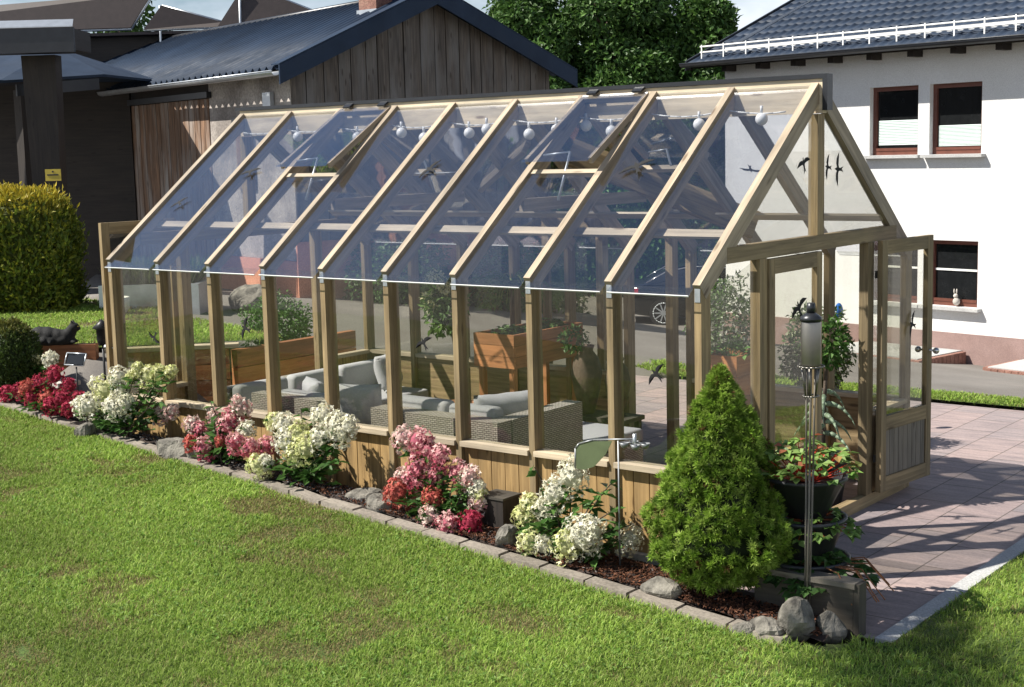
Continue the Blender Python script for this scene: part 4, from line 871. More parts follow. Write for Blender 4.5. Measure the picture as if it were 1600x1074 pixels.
rng = np.random.default_rng(69); gt_ = thing('garden_tree', 'tree outside the picture whose leafy limb shades the lawn corner', 'tree', (-2.6, -8.1, .25)); tb_ = MB()
tb_.tube([(-2.6, -8.1, .2), (-2.7, -8.0, 4), (-3.0, -7.5, 7.2), (-3.9, -6.1, 8.6)], [.16, .12, .08, .03], 8); tb_.tube([(-2.7, -8.0, 5), (-1.6, -9.4, 8.2)], [.07, .03], 6); tb_.build('trunk', M['bark'], gt_)
parts = [cloud(rng, c, (r_, r_, r_*.8), int(2600*r_*r_), .11, DEEP, shell=.2) for c, r_ in (((-3.95, -5.95, 8.7), .50), ((-3.45, -6.35, 8.55), .42), ((-4.2, -5.5, 8.8), .34), ((-1.6, -9.4, 8.3), 1.2), ((-2.4, -9.6, 9.2), 1.1), ((-1.0, -10.0, 7.4), 1.0))]
V, F, C = join(*parts); np_build('crown', V, F, C, M['leaf'], gt_)

def hedge_block(label, name, centre, half, n, size, cs_top, cs_side, seed, rot=0.0, roundness=4.0, cat='hedge', upright=.8):
    rng = np.random.default_rng(seed); d = randdir(rng, n); p = roundness
    s = (np.abs(d)**p).sum(1)**(-1/p); stray = 1+np.where(rng.random(n) < .06, .10*rng.random(n), 0); q = d*(s*stray)[:, None]*(1-.10*rng.random(n)[:, None])*(1+.05*np.sin(d[:, 0]*9+1)*np.sin(d[:, 2]*8)+.04*np.sin(d[:, 1]*15)*np.sin(d[:, 0]*17+d[:, 2]*13))[:, None]
    c, s_ = math.cos(rot), math.sin(rot); Rm = np.array([[c, -s_, 0], [s_, c, 0], [0, 0, 1]])
    P = np.array(centre)+(q*np.array(half)) @ Rm.T; outw = d @ Rm.T
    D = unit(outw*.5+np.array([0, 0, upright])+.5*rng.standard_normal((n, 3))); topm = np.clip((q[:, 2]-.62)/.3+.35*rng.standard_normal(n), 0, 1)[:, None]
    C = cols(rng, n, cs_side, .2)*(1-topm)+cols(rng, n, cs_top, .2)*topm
    t = thing(name, label, cat, (centre[0], centre[1], centre[2]-half[2]))
    V, F, C = leaves(P, D, unit(outw+.5*rng.standard_normal((n, 3))), size*(.7+.6*rng.random(n)), size*.42, C, .15); np_build('foliage', V, F, C, M['leaf'], t)
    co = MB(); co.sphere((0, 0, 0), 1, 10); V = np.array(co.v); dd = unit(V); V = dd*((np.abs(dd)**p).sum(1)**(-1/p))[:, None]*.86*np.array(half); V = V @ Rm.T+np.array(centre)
    F = np.array([[f[0], f[1], f[2]] for f in co.f]+[[f[0], f[2], f[3]] for f in co.f if len(f) == 4]); np_build('dark_core', V, F, np.tile(np.array(cs_side).mean(0)*.5, (len(V), 1)), M['needle'], t); return t  # closed hull in a darkened foliage colour, filling the leaf gaps
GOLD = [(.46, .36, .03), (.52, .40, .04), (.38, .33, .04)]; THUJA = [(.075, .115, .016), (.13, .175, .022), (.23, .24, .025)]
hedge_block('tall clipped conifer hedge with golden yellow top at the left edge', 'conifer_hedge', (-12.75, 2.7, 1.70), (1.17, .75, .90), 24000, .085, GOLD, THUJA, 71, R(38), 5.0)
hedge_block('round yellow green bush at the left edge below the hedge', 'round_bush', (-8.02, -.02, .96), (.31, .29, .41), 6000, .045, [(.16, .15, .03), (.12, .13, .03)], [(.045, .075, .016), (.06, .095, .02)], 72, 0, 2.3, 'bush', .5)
def bush(label, centre, rad, n, size, cs, seed, name='shrub', group=None):
    rng = np.random.default_rng(seed); t = thing(name, label, 'shrub', (centre[0], centre[1], centre[2]-rad[2]), group)
    V, F, C = cloud(rng, centre, rad, n, size, cs, shell=.35); np_build('foliage', V, F, C, M['leaf'], t)
    st = MB()
    for k in range(5): a = k*1.3; st.cyl((centre[0], centre[1], centre[2]-rad[2]), (centre[0]+math.cos(a)*rad[0]*.5, centre[1]+math.sin(a)*rad[1]*.5, centre[2]), .015, .006, 5)
    st.build('stem', M['bark'], t); return t
MID = [(.05, .12, .02), (.075, .16, .03), (.10, .20, .04)]
bush('bright green shrub on the terrace seen through the left gable glass', (-7.75, 3.35, .98), (.44, .4, .36), 3200, .05, MID, 81)
bush('dark green shrub against the barn gable wall, left one', (-10.35, 8.3, 1.0), (.8, .9, .75), 4200, .10, DEEP, 82)
bush('dark green shrub against the barn gable wall, right one', (-9.7, 10.4, .8), (.9, 1.0, .9), 4600, .10, DEEP, 83)
bush('leafy white flowering shrub on the paving behind the greenhouse', (-1.35, 4.5, .95), (.34, .34, .48), 2400, .06, [(.04, .10, .02), (.06, .13, .025), (.05, .11, .022), (.45, .46, .35)], 84)
bush('dark shrub with white flowers by the house corner', (-4.2, 7.7, .75), (.45, .45, .62), 2400, .06, DEEP+[(.55, .55, .5)], 85)
bush('low dark green planting along the drive behind the greenhouse', (-11.4, 12.6, .2), (1.5, 1.2, .8), 5200, .11, DEEP, 86)
rng = np.random.default_rng(87); iv = thing('ivy_fence', 'ivy covered fence behind the parked car', 'fence', (-15.4, 24.8, -1.2))
IF = lambda s, d, z: Vector((-18.4, 22.2, 0))+Vector((.80, .60, 0))*s+Vector((-.60, .80, 0))*d+Vector((0, 0, z))
n = 15000; s_ = rng.uniform(-1, 8.5, n); z_ = rng.uniform(-1.1, 1.75+.12, n); P = np.array([tuple(IF(a, 0, c)) for a, c in zip(s_, z_)])+rng.standard_normal((n, 3))*.06
V, F, C = leaves(P, unit(np.array([.1, -.2, -.8])+.6*rng.standard_normal((n, 3))), unit(np.array([.6, -.8, .3])+.4*rng.standard_normal((n, 3))), .12+.06*rng.random(n), .10, cols(rng, n, [(.03, .09, .018), (.05, .13, .025), (.07, .17, .03)], .2)); np_build('foliage', V, F, C, M['leaf'], iv)
MB().fbox(IF, -1, 8.5, .08, .14, -1.3, 1.7).build('panel', M['beam_dark'], iv)
for q in range(11): MB().fbox(IF, -.9+q*.93, -.84+q*.93, -.1, -.05, -1.3, 1.5).build('post', M['metal_dark'], iv)

# ------------------------------------------------------------------ things in and around the bed
def rock(label, c, r, seed, sq=(1, .8, .75), mat=None):
    rng = np.random.default_rng(seed); b = MB().sphere((0, 0, 0), 1, 12); V = np.array(b.v); d = unit(V)
    f = np.ones(len(V))
    for k in range(9):
        n_ = randdir(rng, 1)[0]; lim = rng.uniform(.62, .9); t_ = d @ n_; f = np.minimum(f, np.where(t_ > lim, lim/np.maximum(t_, .01), 1))
    f *= 1+.035*np.sin(d[:, 0]*9+seed)*np.sin(d[:, 1]*11)+.02*np.sin(d[:, 2]*23+d[:, 0]*17)
    a = rng.uniform(0, 6.28); Rm = np.array([[math.cos(a), -math.sin(a), 0], [math.sin(a), math.cos(a), 0], [0, 0, 1]])
    V = ((d*f[:, None])*r*np.array(sq)) @ Rm.T+np.array(c); b.v = [tuple(v) for v in V]; b.sm = [False]*len(b.f)
    o = b.build('rock', mat or M['stone'], None, weld=True)
    me = o.data; o.location = c; me.transform(Matrix.Translation(-Vector(c)))
    return tag(o, label, 'rock')
rock('flat beige boulder between the white and pink hydrangeas', (-4.92, -.46, .48), .17, 1, (1.2, .8, .7)); rock('dark boulder leaning against the beige one', (-4.70, -.40, .48), .13, 2, (1.1, .8, .75))
rock('small rock at the foot of the tall white hydrangea', (-6.05, -.55, .55), .11, 3); rock('grey rock left of the tall rose pink hydrangea', (-2.52, -.42, .31), .13, 4, (1.15, .8, .8)); rock('dark rounded stone beside the grey rock', (-2.78, -.33, .32), .13, 9, (1.3, .8, .6))
rock('pale angular rock left of the large white hydrangea', (-1.27, -.47, .25), .12, 5, (1.1, .7, .9)); rock('grey rock at the foot of the spruce', (.06, -.58, .16), .12, 6, (1.3, .9, .7))
rock('large upright grey boulder at the front bed corner', (1.03, -.60, .12), .145, 7, (.85, .85, 1.08)); rock('dark lichen rock left of the upright boulder', (.87, -.70, .06), .115, 8, (1.2, .9, .8)); rock('small grey rock leftmost of the corner rocks', (.76, -.76, .05), .095, 10)
rock('mossy wedge shaped stone against the corner sleeper wall', (1.17, -.45, .08), .12, 11, (.9, .8, .9))
sw = thing('sleeper_wall', 'dark timber sleeper wall closing the right end of the bed', 'garden wall', (.7, -.28, 0))
MB().box(.60, 1.26, -.34, -.24, -.03, .30, 0).build('sleeper', M['sleeper'], sw); MB().box(.59, 1.275, -.355, -.225, .302, .335, 0).build('coping_board', M['beam_grey'], sw); MB().box(1.262, 1.30, -.34, -.24, -.03, .33, 2).build('end_post', M['sleeper'], sw)
bxx = thing('box', 'small dark brown wooden box in the bed behind the rose pink hydrangea', 'box', (-1.55, -.17, .2))
MB().box(-1.68, -1.46, -.28, -.08, .18, .46).build('side', M['beam_dark'], bxx); MB().box(-1.69, -1.45, -.29, -.07, .462, .478).build('lid', M['sleeper'], bxx)
wv = thing('wind_vane', 'metal wind vane with green tail plate and small cups on a thin rod', 'wind vane', (-.40, -.36, .10))
MB().cyl((-.40, -.36, .08), (-.40, -.36, 1.03), .006, None, 8).build('rod', M['vane'], wv)
MB().tube([(-.27, -.36, 1.055), (-.60, -.36, 1.015), (-.72, -.36, .975), (-.75, -.36, .94), (-.755, -.36, .80)], .0065, 6).build('arm', M['vane'], wv)
vt = MB(); vt.prism([Vector((-.745, -.357, .965)), Vector((-.70, -.357, .992)), Vector((-.60, -.357, 1.006)), Vector((-.45, -.357, 1.022)), Vector((-.50, -.357, .93)), Vector((-.60, -.357, .83)), Vector((-.68, -.357, .80)), Vector((-.745, -.357, .80))][::-1], (0, -.004, 0)); vt.build('tail_plate', M['greenmetal'], wv)
hubm = MB().cyl((-.27, -.36, 1.0), (-.27, -.36, 1.09), .014, None, 8).build('hub', M['galv'], wv)
for q in range(4):
    a = q*math.pi/2+.5; d = Vector((math.cos(a), math.sin(a)*.7, 0)); c = Vector((-.27, -.36, 1.03))+d*.075
    MB().lathe(c, [(.0, -.045), (.022, -.03), (.034, 0), (.032, .0), (.02, -.026), (.0, -.04)], 10).cyl(c-d*.075, c, .004, None, 5).build('cup', M['vane'], wv)
to = thing('garden_torch', 'tall brushed steel garden torch on cane poles beside the spruce', 'garden torch', (.97, -.35, .16))
tb = MB(); tb.lathe((.985, -.35, 0), [(.0, 1.635), (.058, 1.635), (.060, 1.64), (.060, 1.895), (.058, 1.90), (.0, 1.901)], 18); tb.build('canister', M['torch_steel'], to)
MB().lathe((.985, -.35, 0), [(.0, 1.902), (.066, 1.903), (.066, 1.925), (.03, 1.95), (.0, 1.952)], 18).build('burner_lid', M['metal_dark'], to)
MB().cyl((.985, -.35, 1.953), (.985, -.35, 2.01), .026, .024, 12).build('snuffer', M['metal_dark'], to)
hm = MB()
for zz, r_ in ((1.63, .078), (1.45, .046)):
    P = [Vector((.985+r_*math.cos(a), -.35+r_*math.sin(a), zz)) for a in np.linspace(0, 2*math.pi, 17)]; hm.tube(P, .006, 5)
for q in range(5): a = q*2*math.pi/5; hm.tube([(.985+.055*math.cos(a), -.35+.055*math.sin(a), 1.63), (.985+.03*math.cos(a), -.35+.03*math.sin(a), 1.45)], .006, 5)
hm.build('holder_rings', M['torch_steel'], to)
for q in range(4):
    a = q*math.pi/2+.4; MB().tube([(.985+.026*math.cos(a), -.35+.026*math.sin(a), 1.63), (.98+.02*math.cos(a), -.35+.02*math.sin(a), 1.0), (.965+.012*math.cos(a), -.35+.012*math.sin(a), .1)], .0065, 6).build('cane', M['beam_grey'], to)
# tower of strawberry pots
tw = thing('planter_tower', 'three tier black planter tower with strawberries by the sleeper wall', 'planter', (.79, -.02, .0))
for z0, z1, r0, r1 in ((0.0, .36, .20, .27), (.365, .62, .16, .25), (.625, .88, .13, .25)):
    MB().lathe((.79, -.02, 0), [(0, z0), (r0, z0), (r1, z1-.02), (r1+.012, z1-.02), (r1+.012, z1), (r1-.012, z1), (r1-.02, z1-.03), (0, z1-.03)], 22).build('pot', M['pot'], tw)
def rosette(name, label, cat, centre, rad, n, size, cs, seed, droop=.3, stem_cs=None, parent=None, hgt=.15):
    rng = np.random.default_rng(seed); t = parent or thing(name, label, cat, centre)
    a = rng.uniform(0, 2*np.pi, n); r = rad*np.sqrt(rng.random(n)); c = np.array(centre)
    tip = c+np.stack([np.cos(a)*r, np.sin(a)*r, hgt*(1-(r/rad)**2*droop*2)*(.6+.6*rng.random(n))], 1); rt_ = c+np.stack([np.cos(a)*r*.25, np.sin(a)*r*.25, np.zeros(n)], 1)
    parts = []
    for k in (-1, 0, 1):
        aa = a+k*.9; parts.append(leaves(tip, np.stack([np.cos(aa), np.sin(aa), rng.uniform(-.5, .25, n)], 1), np.tile([0, 0, 1.], (n, 1))+.3*rng.standard_normal((n, 3)), size*(.7+.5*rng.random(n)), size*.75, cols(rng, n, cs, .2), .12))
    sd_ = np.cross(unit(tip-rt_+1e-4), randdir(rng, n)); w_ = .006
    Vs = np.stack([rt_-sd_*w_, rt_+sd_*w_, tip+sd_*w_*.6, tip-sd_*w_*.6], 1).reshape(-1, 3); i = np.arange(n)[:, None]*4
    parts.append((Vs, np.concatenate([i+np.array([[0, 1, 2]]), i+np.array([[0, 2, 3]])]), np.repeat(cols(rng, n, stem_cs or cs, .2), 4, 0)))
    V, F, C = join(*parts); np_build('foliage', V, F, C, M['leaf'], t); return t
STR = [(.16, .27, .06), (.24, .35, .10), (.10, .19, .04)]
rosette('x', '', '', (.79, -.02, .85), .31, 105, .075, STR*3+[(.42, .12, .07)], 91, .3, [(.55, .05, .03), (.48, .09, .04)], tw, .24)
rosette('x', '', '', (.79, -.02, .59), .31, 80, .07, STR, 92, .8, [(.40, .12, .05)], tw, .10)
rosette('x', '', '', (.86, -.06, .33), .36, 80, .085, [(.045, .10, .025), (.06, .13, .03)], 93, 1.1, [(.2, .12, .06)], tw, .09)
rng = np.random.default_rng(94); rn = MB()
for q in range(7):
    a = rng.uniform(-.8, 1.2); p0 = Vector((.86, -.08, .34)); p1 = p0+Vector((math.cos(a)*.36, math.sin(a)*.3, .02)); p2 = p1+Vector((math.cos(a)*.16, math.sin(a)*.1, -.16)); rn.tube([p0, p1, p2], .004, 5)
rn.build('runner', M['larch_dark'], tw)

# ------------------------------------------------------------------ raised terrace at the left, cat
rw = thing('retaining_wall', 'orange brown larch retaining wall holding the lawn behind the greenhouse', 'garden wall', (-7.6, 1.6, .28))
def wall_run(a, b, z0, z1, t=.10, n=3):
    for q in range(n):
        za, zb2 = z0+(z1-z0)*q/n+.004, z0+(z1-z0)*(q+1)/n-.004
        MB().beam((a[0], a[1], (za+zb2)/2), (b[0], b[1], (za+zb2)/2), t, zb2-za).build('board', M['larch_dark'] if q % 2 else M['larch'], rw)
wall_run((-8.72, .25), (-7.88, .92), .20, 1.05, .12, 4)
wall_run((-7.86, 1.06), (-7.02, 1.98), .25, .93, .10, 4)
wall_run((-7.02, 2.05), (-7.05, 3.9), .10, .90, .10, 4)
MB().beam((-7.90, 1.02, .955), (-6.95, 2.06, .955), .16, .04).build('coping_board', M['sill'], rw)
def skin_blobs(name, blobs, mat, parent, vox=.012):
    b = MB()
    for c, r, sq in blobs: b.sphere(c, r, 10, sq)
    o = b.build(name, mat, parent, weld=True); r = o.modifiers.new('remesh', 'REMESH'); r.mode = 'VOXEL'; r.voxel_size = vox; r.use_smooth_shade = True
    s = o.modifiers.new('smooth', 'SMOOTH'); s.factor = .5; s.iterations = 4; return o
ca = thing('cat', 'black cat lying on the end of the larch retaining wall', 'cat', (-8.25, .62, 1.055))
u_ = Vector((.78, .62, 0)); up_ = Vector((0, 0, 1)); sd2 = Vector((-.62, .78, 0)); CB = Vector((-8.24, .63, 1.055))
Q = lambda a, z, s=0: tuple(CB+u_*a*1.25+up_*z*1.1+sd2*s*1.1)
Q = lambda a, z, s=0: tuple(CB+u_*a+up_*z+sd2*s)
blobs = [(Q(-.16, .05), .085, (1.3, 1.1, .85)), (Q(-.05, .045), .09, (1.6, 1.1, .75)), (Q(.08, .045), .085, (1.5, 1.05, .8)), (Q(.17, .05), .07, (1.1, 1, 1)), (Q(-.13, .090), .102, (1.15, .95, .98)), (Q(-.05, .092), .100, (1.2, .95, .95)), (Q(.04, .082), .088, (1.3, .95, .95)), (Q(.12, .075), .080, (1.2, .9, .98)), (Q(.175, .085), .066, (1, .95, 1.2)), (Q(.20, .125), .060, (1, 1, 1.1)),
         (Q(.235, .172), .058, (1.05, 1, .92)), (Q(.278, .157), .031, (1.0, 1, .8)), (Q(.222, .228, .032), .018, (.8, .7, 1.6)), (Q(.222, .228, -.032), .018, (.8, .7, 1.6)), (Q(.22, .022, .04), .026, (2.2, 1.2, .8)), (Q(.22, .022, -.045), .026, (2.2, 1.2, .8)),
         (Q(-.10, .045, -.085), .055, (1.7, .9, .85)), (Q(-.02, .022, -.10), .026, (2.2, 1, .8))]
for k in range(12): blobs.append((Q(-.225-.012*k, .045-.004*k if k < 5 else .022, -.012*k), .028-.0011*k, (1.2, 1, 1)))
skin_blobs('body', blobs, M['catfur'], ca)
ey = MB()
for s_ in (.024, -.026): ey.sphere(Q(.287, .182, s_), .006, 6)
ey.build('eyes', M['yellow'], ca)
so_ = thing('solar_light', 'small solar light with twin panel on a stake among the crimson blooms', 'solar light', (-7.0, .05, .6))
MB().cyl((-7.0, .05, .55), (-7.0, .05, .98), .008, None, 6).build('stake', M['black'], so_)
for dx in (-.115, .005): MB().hexa([(-7.0+dx, .02, 1.0), (-6.89+dx, .05, 1.0), (-6.89+dx, .09, 1.10), (-7.0+dx, .06, 1.10), (-7.0+dx, .01, 1.01), (-6.89+dx, .04, 1.01), (-6.89+dx, .08, 1.11), (-7.0+dx, .05, 1.11)]).build('panel', M['pane_dark'], so_); 
MB().tube([(-7.12, .0, 1.0), (-6.88, .05, 1.0), (-6.88, .09, 1.11), (-7.12, .04, 1.11), (-7.12, .0, 1.0)], .007, 5).build('panel_frame', M['galv'], so_)
ln_ = thing('garden_lantern', 'black lantern on a pole beside the far greenhouse corner', 'lantern', (-7.35, .62, .5))
MB().cyl((-7.35, .62, .4), (-7.35, .62, 1.10), .012, None, 6).build('pole', M['black'], ln_)
MB().lathe((-7.35, .62, 0), [(0, 1.10), (.045, 1.10), (.06, 1.16), (.06, 1.26), (.10, 1.28), (.03, 1.34), (0, 1.37)], 10).build('head', M['black'], ln_)
for lab, x0, x1, y, z in (('pale stone bench slab at the left edge behind the crimson hydrangea', -8.5, -7.25, .12, .80), ('pale stone step between crimson and white hydrangeas', -6.85, -6.35, -.14, .68)):
    t = thing('stone_slab', lab, 'stone slab', ((x0+x1)/2, y, z-.2)); MB().box(x0, x1, y-.12, y+.14, z-.045, z).build('slab', M['lichen'], t); MB().box(x0+.05, x1-.05, y-.08, y+.1, z-.35, z-.046).build('base', M['stone'], t)
pl3 = thing('raised_stone_bed', 'grey walled raised bed with grasses beyond the terrace lawn', 'raised bed', (-10.8, 3.9, .9))
pa, pb_ = Vector((-11.35, 3.45, 0)), Vector((-10.25, 4.25, 0)); dv = (pb_-pa).normalized(); nv_ = Vector((-dv.y, dv.x, 0)); RF = lambda s, d, z: pa+dv*s+nv_*d+Vector((0, 0, z)); ll = (pb_-pa).length
MB().fbox(RF, 0, ll, 0, .08, .85, 1.30).fbox(RF, 0, .08, .081, 1, .85, 1.30).fbox(RF, ll-.08, ll, .081, 1, .85, 1.30).build('wall', M['galv'], pl3)
MB().fbox(RF, .08, ll-.08, .08, 1, .9, 1.25).build('soil', M['soil'], pl3)
rng = np.random.default_rng(95); n = 2600; P = np.array([tuple(RF(a, c, 1.25)) for a, c in zip(rng.uniform(.15, ll-.15, n), rng.uniform(.15, .9, n))]); n_ = len(P)
V, F, C = leaves(P, np.stack([rng.normal(0, .35, n_), rng.normal(0, .35, n_), np.ones(n_)], 1), randdir(rng, n_), .22+.22*rng.random(n_), .018, cols(rng, n_, [(.10, .17, .05), (.17, .24, .08), (.08, .13, .04), (.25, .27, .14)], .2)); np_build('foliage', V, F, C, M['leaf'], pl3)
rock('grey boulder on the drive in front of the salmon barn wall', (-10.15, 5.1, .95), .34, 12, (1.2, .8, .8))
rock('small grey stone right of the boulder by the barn', (-9.75, 5.35, .86), .16, 13)
wo2 = thing('garden_pot', 'white rounded pot at the edge of the terrace hedge', 'pot', (-10.62, 3.2, .98)); MB().lathe((-10.62, 3.2, 0), [(0, .98), (.10, .98), (.16, 1.06), (.17, 1.20), (.155, 1.205), (.14, 1.15), (0, 1.1)], 16).build('body', M['white'], wo2)

# ------------------------------------------------------------------ furniture and pots inside
def pillow(name, label, c, w_, h_, t_, rotz, tilt, seed, mat=None):
    rng = np.random.default_rng(seed); n = 14; b = MB(); top = [[None]*(n+1) for _ in range(n+1)]; bot = [[None]*(n+1) for _ in range(n+1)]
    Rm = Matrix.Rotation(rotz, 3, 'Z') @ Matrix.Rotation(tilt, 3, 'X'); c = Vector(c)
    for i in range(n+1):
        for j in range(n+1):
            u, v = i/n*2-1, j/n*2-1; puff = max(0, (1-u**4)*(1-v**4))**.55
            pinch = 1-.07*(1-abs(u))*(abs(v) > .98)-.05*(abs(v)**2)*(1-abs(u)**2)
            x, z = u*w_/2*(1-.06*(1-v*v)*0-.05*abs(u)*(1-v*v)), v*h_/2*(1-.07*(1-u*u))
            wr = .008*math.sin(u*9+v*4+seed)*puff
            top[i][j] = c+Rm @ Vector((x, -t_/2*puff+wr, z)); bot[i][j] = c+Rm @ Vector((x, t_/2*puff+wr, z))
    for i in range(n):
        for j in range(n):
            b.face([top[i][j], top[i+1][j], top[i+1][j+1], top[i][j+1]], None, True); b.face([bot[i][j], bot[i][j+1], bot[i+1][j+1], bot[i+1][j]], None, True)
    o = b.build(name, mat or M['cushion'], None, weld=True); o.location = c; o.data.transform(Matrix.Translation(-c)); return tag(o, label, 'cushion')
def rbox(x0, x1, y0, y1, z0, z1): return MB().box(x0, x1, y0, y1, z0, z1)
def soft(o, w_=.035):
    bv = o.modifiers.new('round', 'BEVEL'); bv.width = w_; bv.segments = 3; o.data.polygons.foreach_set('use_smooth', [True]*len(o.data.polygons))
    import bmesh
    b = bmesh.new(); b.from_mesh(o.data); bmesh.ops.remove_doubles(b, verts=b.verts, dist=1e-5); bmesh.ops.recalc_face_normals(b, faces=b.faces); b.to_mesh(o.data); b.free(); return o
sofa = thing('corner_sofa', 'grey wicker corner sofa with back to the front wall of the greenhouse', 'sofa', (-2.8, 1.2, 0))
rbox(-3.42, -2.06, .42, .60, .02, .85).build('backrest', M['wicker'], sofa); rbox(-2.215, -2.05, .601, 1.55, .02, .85).build('side_panel', M['wicker'], sofa)
rbox(-3.42, -2.216, .602, 1.45, .02, .32).build('seat_base', M['wicker'], sofa)
soft(rbox(-3.40, -2.23, .61, 1.43, .325, .45).build('seat_cushion', M['cushion'], sofa))
soft(rbox(-3.38, -2.75, .605, .76, .45, .93).build('back_cushion', M['cushion'], sofa), .05); soft(rbox(-2.74, -2.24, .605, .76, .45, .92).build('back_cushion', M['cushion'], sofa), .05)
ot = thing('footstool', 'grey wicker footstool with pale cushion beyond the corner sofa', 'footstool', (-2.65, 2.2, 0))
rbox(-3.10, -2.10, 1.72, 2.55, .02, .32).build('base', M['wicker'], ot); soft(rbox(-3.11, -2.09, 1.71, 2.56, .325, .45).build('cushion', M['cushion'], ot))
ac = thing('armchair', 'grey wicker armchair left of the corner sofa', 'armchair', (-4.45, .9, 0))
rbox(-4.95, -4.02, .46, .60, .02, .84).build('backrest', M['wicker'], ac); rbox(-4.95, -4.80, .601, 1.35, .02, .66).build('armrest', M['wicker'], ac); rbox(-4.17, -4.02, .601, 1.35, .02, .66).build('armrest', M['wicker'], ac)
rbox(-4.799, -4.171, .602, 1.33, .02, .32).build('seat_base', M['wicker'], ac); soft(rbox(-4.79, -4.18, .61, 1.34, .325, .46).build('seat_cushion', M['cushion'], ac)); soft(rbox(-4.78, -4.19, .605, .76, .46, .86).build('back_cushion', M['cushion'], ac), .05)
s2 = thing('wicker_bench', 'grey wicker sofa with cushions along the far gable wall', 'sofa', (-5.7, 2.0, 0))
rbox(-6.12, -5.98, 1.0, 3.2, .02, .70).build('backrest', M['wicker'], s2); rbox(-5.979, -5.25, 1.05, 3.2, .02, .32).build('seat_base', M['wicker'], s2); soft(rbox(-5.97, -5.23, 1.05, 3.2, .325, .45).build('seat_cushion', M['cushion'], s2))
for y0 in (1.08, 1.80, 2.50): soft(rbox(-5.975, -5.82, y0, y0+.66, .45, .74).build('back_cushion', M['cushion'], s2), .05)
pillow('pillow', 'large puffy grey pillow leaning in the gap between armchair and corner sofa', (-3.75, .62, .80), .46, .42, .2, R(20), R(8), 1)
pillow('pillow', 'small grey pillow on the armchair nearest the front glass', (-4.55, .9, .74), .48, .42, .18, R(-30), R(14), 2)
pillow('pillow', 'grey pillow leaning against the side panel of the corner sofa', (-2.42, .95, .78), .60, .46, .22, R(66), R(16), 3)
pillow('pillow', 'grey pillow on the far end of the wicker sofa', (-5.55, 2.9, .66), .46, .38, .18, R(-70), R(14), 4)
ct = thing('coffee_table', 'low dark coffee table between armchair and corner sofa', 'table', (-3.75, 1.75, 0))
MB().box(-4.15, -3.45, 1.45, 2.05, .40, .43).build('tabletop', M['pane_dark'], ct)
for x_ in (-4.10, -3.50):
    for y_ in (1.5, 2.0): MB().box(x_-.025, x_+.025, y_-.025, y_+.025, 0, .399).build('leg', M['wicker'], ct)
def raised_planter(name, label, x0, x1, y0, y1, z0, z1, mat, n, legs=True):
    t = thing(name, label, 'planter', ((x0+x1)/2, (y0+y1)/2, 0))
    for q in range(n):
        a, c = z0+(z1-z0)*q/n+.002, z0+(z1-z0)*(q+1)/n-.002; b = MB()
        b.box(x0, x1, y0, y0+.025, a, c, 0); b.box(x0, x1, y1-.025, y1, a, c, 0); b.box(x0+.001, x0+.025, y0+.0255, y1-.0255, a, c, 1); b.box(x1-.025, x1-.001, y0+.0255, y1-.0255, a, c, 1); b.build('side_boards', mat, t)
    MB().box(x0+.026, x1-.026, y0+.026, y1-.026, z0+.05, z1-.05).build('soil', M['soil'], t)
    if legs:
        for xx in (x0+.03, x1-.085):
            for yy in (y0+.03, y1-.085): MB().box(xx, xx+.055, yy, yy+.055, 0, z0-.001, 2).build('leg', mat, t)
        MB().box(x0+.03, x1-.03, y0+.05, y1-.05, .20, .235, 1).build('shelf', mat, t)
    return t
rp1 = raised_planter('raised_planter', 'orange brown larch raised planter on legs with low herbs', -3.72, -3.24, 2.15, 3.25, .95, 1.27, M['larch'], 3)
rosette('x', '', '', (-3.48, 2.5, 1.22), .22, 60, .05, [(.06, .12, .03), (.09, .16, .04)], 101, .3, None, rp1, .09); rosette('x', '', '', (-3.45, 2.95, 1.22), .2, 60, .05, [(.07, .15, .03), (.11, .2, .05)], 102, .3, None, rp1, .10)
rp2 = raised_planter('wooden_planter', 'tall narrow wooden planter with seedlings near the right door post', -1.22, -.86, 2.05, 2.5, .55, 1.25, M['larch'], 4)
rosette('x', '', '', (-1.0, 2.2, 1.2), .16, 40, .06, [(.10, .22, .05), (.16, .28, .08)], 103, .2, None, rp2, .12)
tr_ = raised_planter('trough', 'grey wooden trough with a bare twig plant behind the closed door leaf', -.78, -.34, 1.15, 2.0, .15, .52, M['post'], 2, False)
tg = MB(); rng = np.random.default_rng(5)
for q in range(8): a = q*.8; tg.tube([(-.5, 1.45, .46), (-.5+.06*math.cos(a), 1.45+.06*math.sin(a), .56), (-.5+.12*math.cos(a), 1.45+.11*math.sin(a), .68+.05*rng.random())], [.006, .005, .003], 5)
tg.build('twig', M['sill'], tr_)
MB().box(-.76, -.36, 1.17, 1.98, .47, .475).build('grit', M['lichen'], tr_)
al = thing('potted_aloe', 'tall aloe with drooping grey green leaves in a dark pot by the doorway', 'potted plant', (-.28, 2.42, 0))
MB().lathe((-.28, 2.42, 0), [(0, .0), (.15, 0), (.21, .40), (.225, .40), (.225, .46), (.205, .46), (.19, .42), (0, .42)], 20).build('pot', M['pot'], al)
MB().tube([(-.28, 2.42, .40), (-.27, 2.42, .75), (-.26, 2.43, 1.05), (-.25, 2.44, 1.22)], [.022, .020, .016, .012], 8).build('stem', M['bark'], al)
af = MB(); rng = np.random.default_rng(8)
def fleshy(mb, p0, d0, ln, w_, droop):
    p = Vector(p0); d = Vector(d0).normalized(); pts, rs = [p.copy()], [w_*.8]
    for q in range(6): d = (d+Vector((0, 0, -droop))).normalized(); p = p+d*ln/6; pts.append(p.copy()); rs.append(w_*(1-(q+1)/6.3)*(1 if q else 1.1))
    mb.tube(pts, rs, 7)
for q in range(12): a = q*2.4; fleshy(af, (-.27, 2.42, .62+.03*q), (math.cos(a), math.sin(a), .35), .34, .024, .32)
